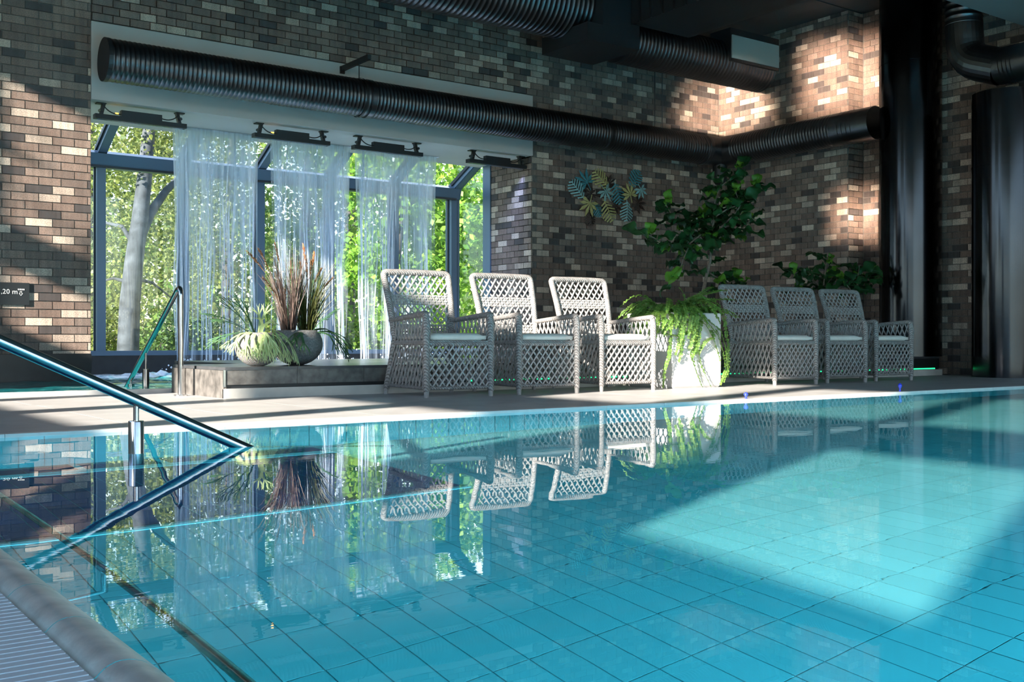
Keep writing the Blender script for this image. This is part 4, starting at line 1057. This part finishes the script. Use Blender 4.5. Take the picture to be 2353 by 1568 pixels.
def veil_material(name, seed, top, bottom):
    m, n, l, p, o = nt(name); n.remove(p)
    g = n.new('ShaderNodeNewGeometry'); sx = n.new('ShaderNodeSeparateXYZ'); l.new(g.outputs['Position'], sx.inputs[0])
    mp = n.new('ShaderNodeMapping'); mp.inputs['Scale'].default_value = (26, 6, .9); mp.inputs['Location'].default_value = (seed, seed * 2, seed * .7); l.new(g.outputs['Position'], mp.inputs[0])
    f1 = noise(n, l, mp.outputs[0], 1.0, 4, .65)
    mp2 = n.new('ShaderNodeMapping'); mp2.inputs['Scale'].default_value = (5.5, 3, .35); mp2.inputs['Location'].default_value = (seed * 3, 0, seed); l.new(g.outputs['Position'], mp2.inputs[0])
    f2 = noise(n, l, mp2.outputs[0], 1.0, 2, .5)
    mr = n.new('ShaderNodeMapRange'); mr.inputs[1].default_value = 1.3; mr.inputs[2].default_value = 3.0; mr.inputs[3].default_value = bottom; mr.inputs[4].default_value = top; l.new(sx.outputs[2], mr.inputs[0])
    ad = n.new('ShaderNodeMath'); l.new(f1, ad.inputs[0]); l.new(f2, ad.inputs[1])
    a2 = n.new('ShaderNodeMath'); l.new(ad.outputs[0], a2.inputs[0]); l.new(mr.outputs[0], a2.inputs[1])
    al = ramp(n, l, a2.outputs[0], [(.0, (0, 0, 0)), (.88, (.02, .02, .02)), (1.0, (.80, .80, .80))])
    al.node.color_ramp.elements[1].position = .55
    sc = n.new('ShaderNodeMath'); sc.operation = 'MULTIPLY'; sc.inputs[1].default_value = .55
    l.new(a2.outputs[0], sc.inputs[0]); l.new(sc.outputs[0], al.node.inputs[0])
    d = n.new('ShaderNodeBsdfDiffuse'); d.inputs[0].default_value = (*WCOL, 1); t = n.new('ShaderNodeBsdfTranslucent'); t.inputs[0].default_value = (*WCOL, 1)
    s = n.new('ShaderNodeMixShader'); l.new(d.outputs[0], s.inputs[1]); l.new(t.outputs[0], s.inputs[2])
    tr = n.new('ShaderNodeBsdfTransparent'); x = n.new('ShaderNodeMixShader')
    l.new(al, x.inputs[0]); l.new(tr.outputs[0], x.inputs[1]); l.new(s.outputs[0], x.inputs[2]); l.new(x.outputs[0], o.inputs[0]); return m
M['veil_a'] = veil_material('falling_water_veil', 3.1, .62, .02)
M['veil_b'] = veil_material('falling_water_veil_back', 8.7, .5, -.06)
M['foam'] = simple('white_foam', (.80, .86, .92), .6)
def waterfall(x0, x1, label, seed):
    random.seed(seed)
    t = empty('waterfall', ((x0 + x1) / 2, 12.9, .03)); tag(t, label, 'waterfall', 'waterfalls from the soffit')
    MB().box(x0 - .03, x1 + .03, 12.82, 12.98, 3.052, 3.062).build('spout_slot', M['steel'], t)
    def strip(m, x, y, z0, z1, w0, w1, drift):
        n_ = max(3, int((z0 - z1) / .25)); prev = None
        for i in range(n_ + 1):
            f_ = i / n_; z = z0 + (z1 - z0) * f_; w = (w0 + (w1 - w0) * f_) * (1 if 0 < i < n_ else .35); xx = x + drift * f_ * f_ + .008 * math.sin(z * 5 + x * 30); yy = y + .03 * math.sin(z * 2 + x * 17)
            cur = [(xx - w, yy, z), (xx, yy - w * .6 - .002, z), (xx + w, yy, z), (xx, yy + w * .6 + .002, z)]
            if prev is not None:
                o = len(m.v); m.v += prev + cur; m.f += [(o + k, o + (k + 1) % 4, o + 4 + (k + 1) % 4, o + 4 + k) for k in range(4)]; m.m += [0] * 4
            prev = cur
    wd = x1 - x0
    for layer, (yy, mt) in enumerate(((12.87, 'veil_a'), (12.93, 'veil_b'))):     # thin tearing veils, bellied in depth
        m = MB(); nx_, nz_ = 40, 24; vs = []
        for j in range(nz_ + 1):
            z = 3.055 + (.05 - 3.055) * j / nz_
            for i in range(nx_ + 1):
                u = i / nx_; x = x0 + wd * u; pin = (u - .5) * -.16 * (j / nz_) ** 1.5
                vs.append((x + pin * wd, yy + .025 * math.sin(u * 23 + layer * 2) + .02 * math.sin(z * 2.2 + u * 9), z))
        m.add(vs, [(j * (nx_ + 1) + i, j * (nx_ + 1) + i + 1, (j + 1) * (nx_ + 1) + i + 1, (j + 1) * (nx_ + 1) + i) for j in range(nz_) for i in range(nx_)])
        m.build('water_veil', M[mt], t, True)
    m = MB()
    for k in range(int(wd * 70)):
        x = rnd(x0, x1); z0 = rnd(1.2, 3.05) if random.random() < .6 else rnd(.4, 2.2); L = rnd(.35, 1.7); f_ = (3.05 - z0) / 3
        cl = x0 + wd * (.1 + .27 * int((x - x0) / wd * 3.99))
        x = x + (cl - x) * f_ * .5; w = rnd(.003, .011)
        strip(m, x, 12.9 + rnd(-.08, .08), z0, max(.04, z0 - L), w, w * .6, rnd(-.03, .03))
    for k in range(int(wd * 12)):
        x = rnd(x0, x1); w = rnd(.004, .014); cl = x0 + wd * (.1 + .27 * int((x - x0) / wd * 3.99)); strip(m, x + (cl - x) * .3, 12.9 + rnd(-.05, .05), 3.05, .03, w, w * .7, (cl - x) * .3)
    o = m.build('water_strands', M['fall_strand'], t, True); o['kind'] = 'stuff'
    m = MB()
    for k in range(260):
        x = rnd(x0, x1); y = 12.9 + rnd(-.6, .5); z = .04 + abs(random.gauss(0, .09)); r_ = rnd(.006, .02)
        m.add([(x, y, z + r_), (x + r_, y, z), (x, y + r_, z), (x - r_, y, z), (x, y - r_, z), (x, y, z - r_)], [(0, 1, 2), (0, 2, 3), (0, 3, 4), (0, 4, 1), (5, 2, 1), (5, 3, 2), (5, 4, 3), (5, 1, 4)])
    o = m.build('splash_drops', M['foam'], t, True); o['kind'] = 'stuff'
waterfall(4.36, 5.42, 'wide veil of falling water, leftmost of the three', 1)
waterfall(5.62, 6.72, 'veil of falling water behind the potted grasses, middle of the three', 2)
waterfall(6.84, 8.08, 'veil of falling water nearest the wicker chairs, rightmost of the three', 3)

# churning water in the basin
random.seed(6)
def basin_material():
    m, n, l, p, o = nt('basin_water')
    v = coords(n, l); f = noise(n, l, v, 5, 4, .6)
    sx = n.new('ShaderNodeSeparateXYZ'); g = n.new('ShaderNodeNewGeometry'); l.new(g.outputs['Position'], sx.inputs[0])
    mr = n.new('ShaderNodeMapRange'); mr.inputs[1].default_value = 11.6; mr.inputs[2].default_value = 12.7; mr.inputs[3].default_value = -.16; mr.inputs[4].default_value = .25; l.new(sx.outputs[1], mr.inputs[0])
    ad = n.new('ShaderNodeMath'); l.new(f, ad.inputs[0]); l.new(mr.outputs[0], ad.inputs[1])
    c = ramp(n, l, ad.outputs[0], [(.30, (.006, .14, .16)), (.50, (.012, .26, .28)), (.60, (.20, .52, .56)), (.72, (.75, .86, .90))])
    l.new(c, p.inputs['Base Color']); p.inputs['Roughness'].default_value = .08; p.inputs['Specular IOR Level'].default_value = .5; return m
m = MB(); nx, ny = 150, 70; X0, X1, Y0_, Y1_ = XF, XO1, 9.39, YG - .05; vs = []
for j in range(ny + 1):
    for i in range(nx + 1):
        x = X0 + (X1 - X0) * i / nx; y = Y0_ + (Y1_ - Y0_) * j / ny
        amp = .008 + .05 * math.exp(-((y - 12.9) / .55) ** 2) * (1 if x > 3.9 else .35)
        z = .022 + amp * (math.sin(x * 7 + y * 5) * .4 + math.sin(x * 13 - y * 9 + 1.3) * .35 + math.sin(y * 17 + x * 3) * .3 + rnd(-.4, .9))
        vs.append((x, y, z))
m.add(vs, [(j * (nx + 1) + i, j * (nx + 1) + i + 1, (j + 1) * (nx + 1) + i + 1, (j + 1) * (nx + 1) + i) for j in range(ny) for i in range(nx) if not (X0 + (X1 - X0) * i / nx > PXL + dx and Y0_ + (Y1_ - Y0_) * j / ny < 11.0) and not (X0 + (X1 - X0) * (i + 1) / nx < XO0 and Y0_ + (Y1_ - Y0_) * (j + 1) / ny > YA - .03)])
tag(m.build('basin_water', basin_material(), None, True), 'churning teal water in the basin below the waterfalls', 'water')

# ================================================================== GARDEN BEHIND THE GLASS
M['lawn'] = simple('lawn', (.10, .17, .03), .9, var=.5, scale=2.5)
g_ = MB().box(-30, 45, YG + .25, 60, -.5, -.15).build('garden_ground', M['lawn']); struct(g_, 'grassy ground outside the window')
g2 = MB().box(-30, XF - .4, -30, YG + .25, -.5, -.15).build('garden_ground', M['lawn']); struct(g2, 'grassy ground outside the window wall')
M['lf_yellow'] = leaf_material('yellow_green_leaf', (.07, .12, .03), (.29, .32, .08), False, .5, .45)
M['lf_mid'] = leaf_material('mid_green_leaf', (.06, .15, .03), (.24, .36, .06), False, .5, .45)
M['lf_bright'] = leaf_material('bright_green_leaf', (.10, .26, .03), (.38, .58, .08), False, .5, .5)
M['lf_dark'] = leaf_material('dark_hedge_leaf', (.03, .08, .025), (.14, .22, .05), False, .5, .35)
M['birchbark'] = simple('grey_birch_bark', (.06, .067, .078), .9, var=.6, scale=5, bmp=.4, bscale=14)
M['treebark'] = simple('dark_tree_bark', (.06, .052, .045), .9, var=.3, scale=8)
def leaves(blobs, n_, size, mat, parent, name='crown'):
    m = MB(); vals = []
    tot = sum(b[3] * b[4] * b[5] for b in blobs)
    for (cx, cy, cz, rx, ry, rz) in blobs:
        for k in range(int(n_ * rx * ry * rz / tot)):
            a, ph = rnd(0, 6.283), math.acos(rnd(-1, 1)); rr = rnd(.25, 1) ** .5
            p = Vector((cx + rx * rr * math.sin(ph) * math.cos(a), cy + ry * rr * math.sin(ph) * math.sin(a), cz + rz * rr * math.cos(ph)))
            if p.z < -.1: continue
            d = Vector((rnd(-1, 1), rnd(-1, 1), rnd(-1.1, .4))).normalized(); s = d.cross(Vector((rnd(-1, 1), rnd(-1, 1), rnd(-1, 1)))).normalized()
            L = size * rnd(.6, 1.3); w = L * .36
            m.add([p, p + d * L * .45 + s * w, p + d * L, p + d * L * .45 - s * w], [(0, 1, 2, 3)]); vals.append(random.random())
    o = build_rnd(m, vals, name, mat, parent); o['kind'] = 'stuff'; return o
def tree(name, label, Y, trunk, r0, bark, limbs, blobs, n_, size, mat, seed):
    random.seed(seed); base = wp(trunk[0][0], trunk[0][1], Y); base.z = -.15
    t = empty(name, base); tag(t, label, 'tree', 'trees in the garden')
    pts = [base] + [wp(x, y, Y) for x, y in trunk[1:]]
    MB().tube(pts, [r0 * (1.15 - .6 * i / (len(pts) - 1)) for i in range(len(pts))], 12).build('trunk', bark, t, True)
    for (lp, lr) in limbs: MB().tube([wp(x, y, Y + .15 * i) for i, (x, y) in enumerate(lp)], [lr * (1 - .7 * i / (len(lp) - 1)) for i in range(len(lp))], 7).build('limb', bark, t, True)
    bl = []
    for (x, y, dY, rp) in blobs:
        c = wp(x, y, Y + dY); k = c.y / (VY - (x - 1176.5) / FPX * VX) / FPX; bl.append((c.x, c.y, c.z, rp * k, rp * k, rp * k * .8))
    leaves(bl, n_, size, mat, t); return t
tree('birch_tree', 'grey barked birch with a leaning forked trunk behind the left pane', 19.5, [(292, 800), (298, 700), (308, 600), (322, 500), (333, 400), (342, 300), (345, 180)], .175, M['birchbark'],
     [([(314, 560), (345, 490), (380, 440), (420, 400), (470, 330)], .11), ([(312, 570), (280, 520), (240, 512), (205, 525)], .05), ([(305, 640), (350, 650), (400, 690)], .04), ([(300, 650), (260, 640), (220, 650)], .04)],
     [(280, 330, .3, 130), (430, 330, .8, 140), (240, 520, .9, 110), (480, 480, 1.0, 120), (370, 200, .5, 200), (390, 640, 1.3, 110)], 9000, .085, M['lf_yellow'], 101)
tree('garden_tree', 'slender yellow green tree behind the second pane', 24, [(520, 800), (522, 600), (530, 400), (540, 250)], .12, M['treebark'], [], [(520, 330, 0, 150), (470, 520, .5, 150), (580, 560, .3, 150), (330, 430, 1, 170), (520, 700, .2, 110), (250, 650, 1, 150)], 9000, .12, M['lf_yellow'], 102)
tree('garden_tree', 'mid green tree behind the third pane', 21, [(700, 800), (700, 600), (705, 400), (712, 260)], .11, M['treebark'], [], [(700, 370, 0, 120), (650, 520, .4, 120), (760, 540, .3, 110), (700, 680, .4, 120), (800, 400, .6, 120)], 7000, .12, M['lf_mid'], 103)
tree('maple_tree', 'vivid green maple right behind the right panes', 18.5, [(905, 820), (905, 700), (915, 560), (930, 420), (940, 300)], .09, M['treebark'], [([(920, 520), (965, 430), (1010, 390)], .03), ([(915, 560), (870, 480), (840, 430)], .03)], [(1010, 520, .3, 100), (1000, 400, .6, 90), (900, 470, .4, 100), (850, 600, .5, 90), (1000, 640, .2, 90), (930, 700, .5, 90), (1080, 600, .6, 90), (1090, 480, .4, 80), (820, 390, .4, 80)], 8000, .14, M['lf_bright'], 104)
tree('maple_tree', 'bright maple seen through the narrow side pane', 20, [(1105, 820), (1105, 650), (1100, 480)], .09, M['treebark'], [], [(1110, 470, 0, 110), (1120, 620, .2, 110), (1180, 560, .5, 120), (1090, 740, .3, 90), (1050, 560, 1.2, 120)], 5000, .14, M['lf_bright'], 105)
tree('garden_tree', 'tall tree with light foliage above the eave beam', 27, [(800, 800), (805, 500), (810, 300), (812, 150)], .16, M['treebark'], [], [(800, 300, 0, 190), (980, 360, .5, 190), (620, 320, .5, 190), (880, 520, 1, 200), (1060, 480, .5, 180), (740, 620, .5, 180), (1010, 660, .5, 160)], 9000, .17, M['lf_mid'], 106)
tree('garden_tree', 'pale yellow tree at the far left of the garden', 28, [(200, 800), (205, 500), (210, 250)], .16, M['treebark'], [], [(200, 330, 0, 200), (330, 560, .5, 190), (180, 620, .5, 180), (420, 420, 1, 180)], 8000, .16, M['lf_yellow'], 107)
# hedges close the view towards the horizon
for i, (x, Y, mt, lab) in enumerate(((230, 23, 'lf_yellow', 'yellowish shrub at the foot of the birch'), (430, 22, 'lf_dark', 'dark shrub behind the basin handrail'), (600, 25, 'lf_yellow', 'sunlit shrub behind the stone bowls'), (770, 22, 'lf_mid', 'green shrub behind the reed grass'), (930, 21, 'lf_mid', 'green shrub behind the nearest wicker chair'), (1090, 22, 'lf_bright', 'bright shrub at the right end of the garden'))):
    random.seed(200 + i); c = wp(x, 790, Y); t = empty('garden_shrub', (c.x, Y, -.15)); tag(t, lab, 'shrub', 'shrubs in the garden')
    MB().tube([(c.x, Y, -.15), (c.x + .05, Y, .5)], .04, 7).build('stem', M['treebark'], t)
    leaves([(c.x - .5, Y, .35, .9, .6, .6), (c.x + .5, Y + .2, .45, .9, .6, .7), (c.x, Y + .3, .75, .8, .6, .7)], 2600, .10, M[mt], t, 'foliage')
random.seed(77)
hg = empty('garden_hedge', (8, 33, -.15)); tag(hg, 'long tall hedge closing the garden in the distance', 'hedge')
leaves([(-2 + 3.2 * k, 33 + (k % 2), 1.6 + .5 * (k % 3), 2.6, 1.2, 2.6) for k in range(12)], 16000, .30, M['lf_mid'], hg, 'foliage')
MB().bar((-3, 33, .3), (35, 33, .3), .1, .9).build('stems', M['treebark'], hg)
# trees outside the left window wall dapple the brick wall
for i, (x, y, z, lab) in enumerate(((-4.9, 9.5, 4.9, 'leafy tree outside the left window wall near the corner'), (-6.0, 10.4, 4.2, 'leafy tree outside the left window wall beside the basin'))):
    random.seed(300 + i); t = empty('garden_tree', (x, y, -.15)); tag(t, lab, 'tree')
    MB().tube([(x, y - .6, -.15), (x + .1, y - .5, 2), (x, y - .3, z)], [.09, .07, .03], 8).build('trunk', M['treebark'], t, True)
    MB().tube([(x, y - .3, z - .3), (x + .1, y, z + .1), (x + .1, y + .5, z + .5)], [.025, .018, .006], 6).build('limb', M['treebark'], t, True)
    leaves([(x, y + .2, z + .5, .45, .5, .35), (x + .2, y + .6, z + .1, .4, .3, .3)], 44, .16, M['lf_mid'], t)
for _o in COL.objects:
    if _o.type == 'MESH' and (_o.name.startswith(('tile', 'pool_basin', 'pale_strip'))):
        try: _o.cycles.is_caustics_receiver = True
        except Exception as e: print('rec', e)
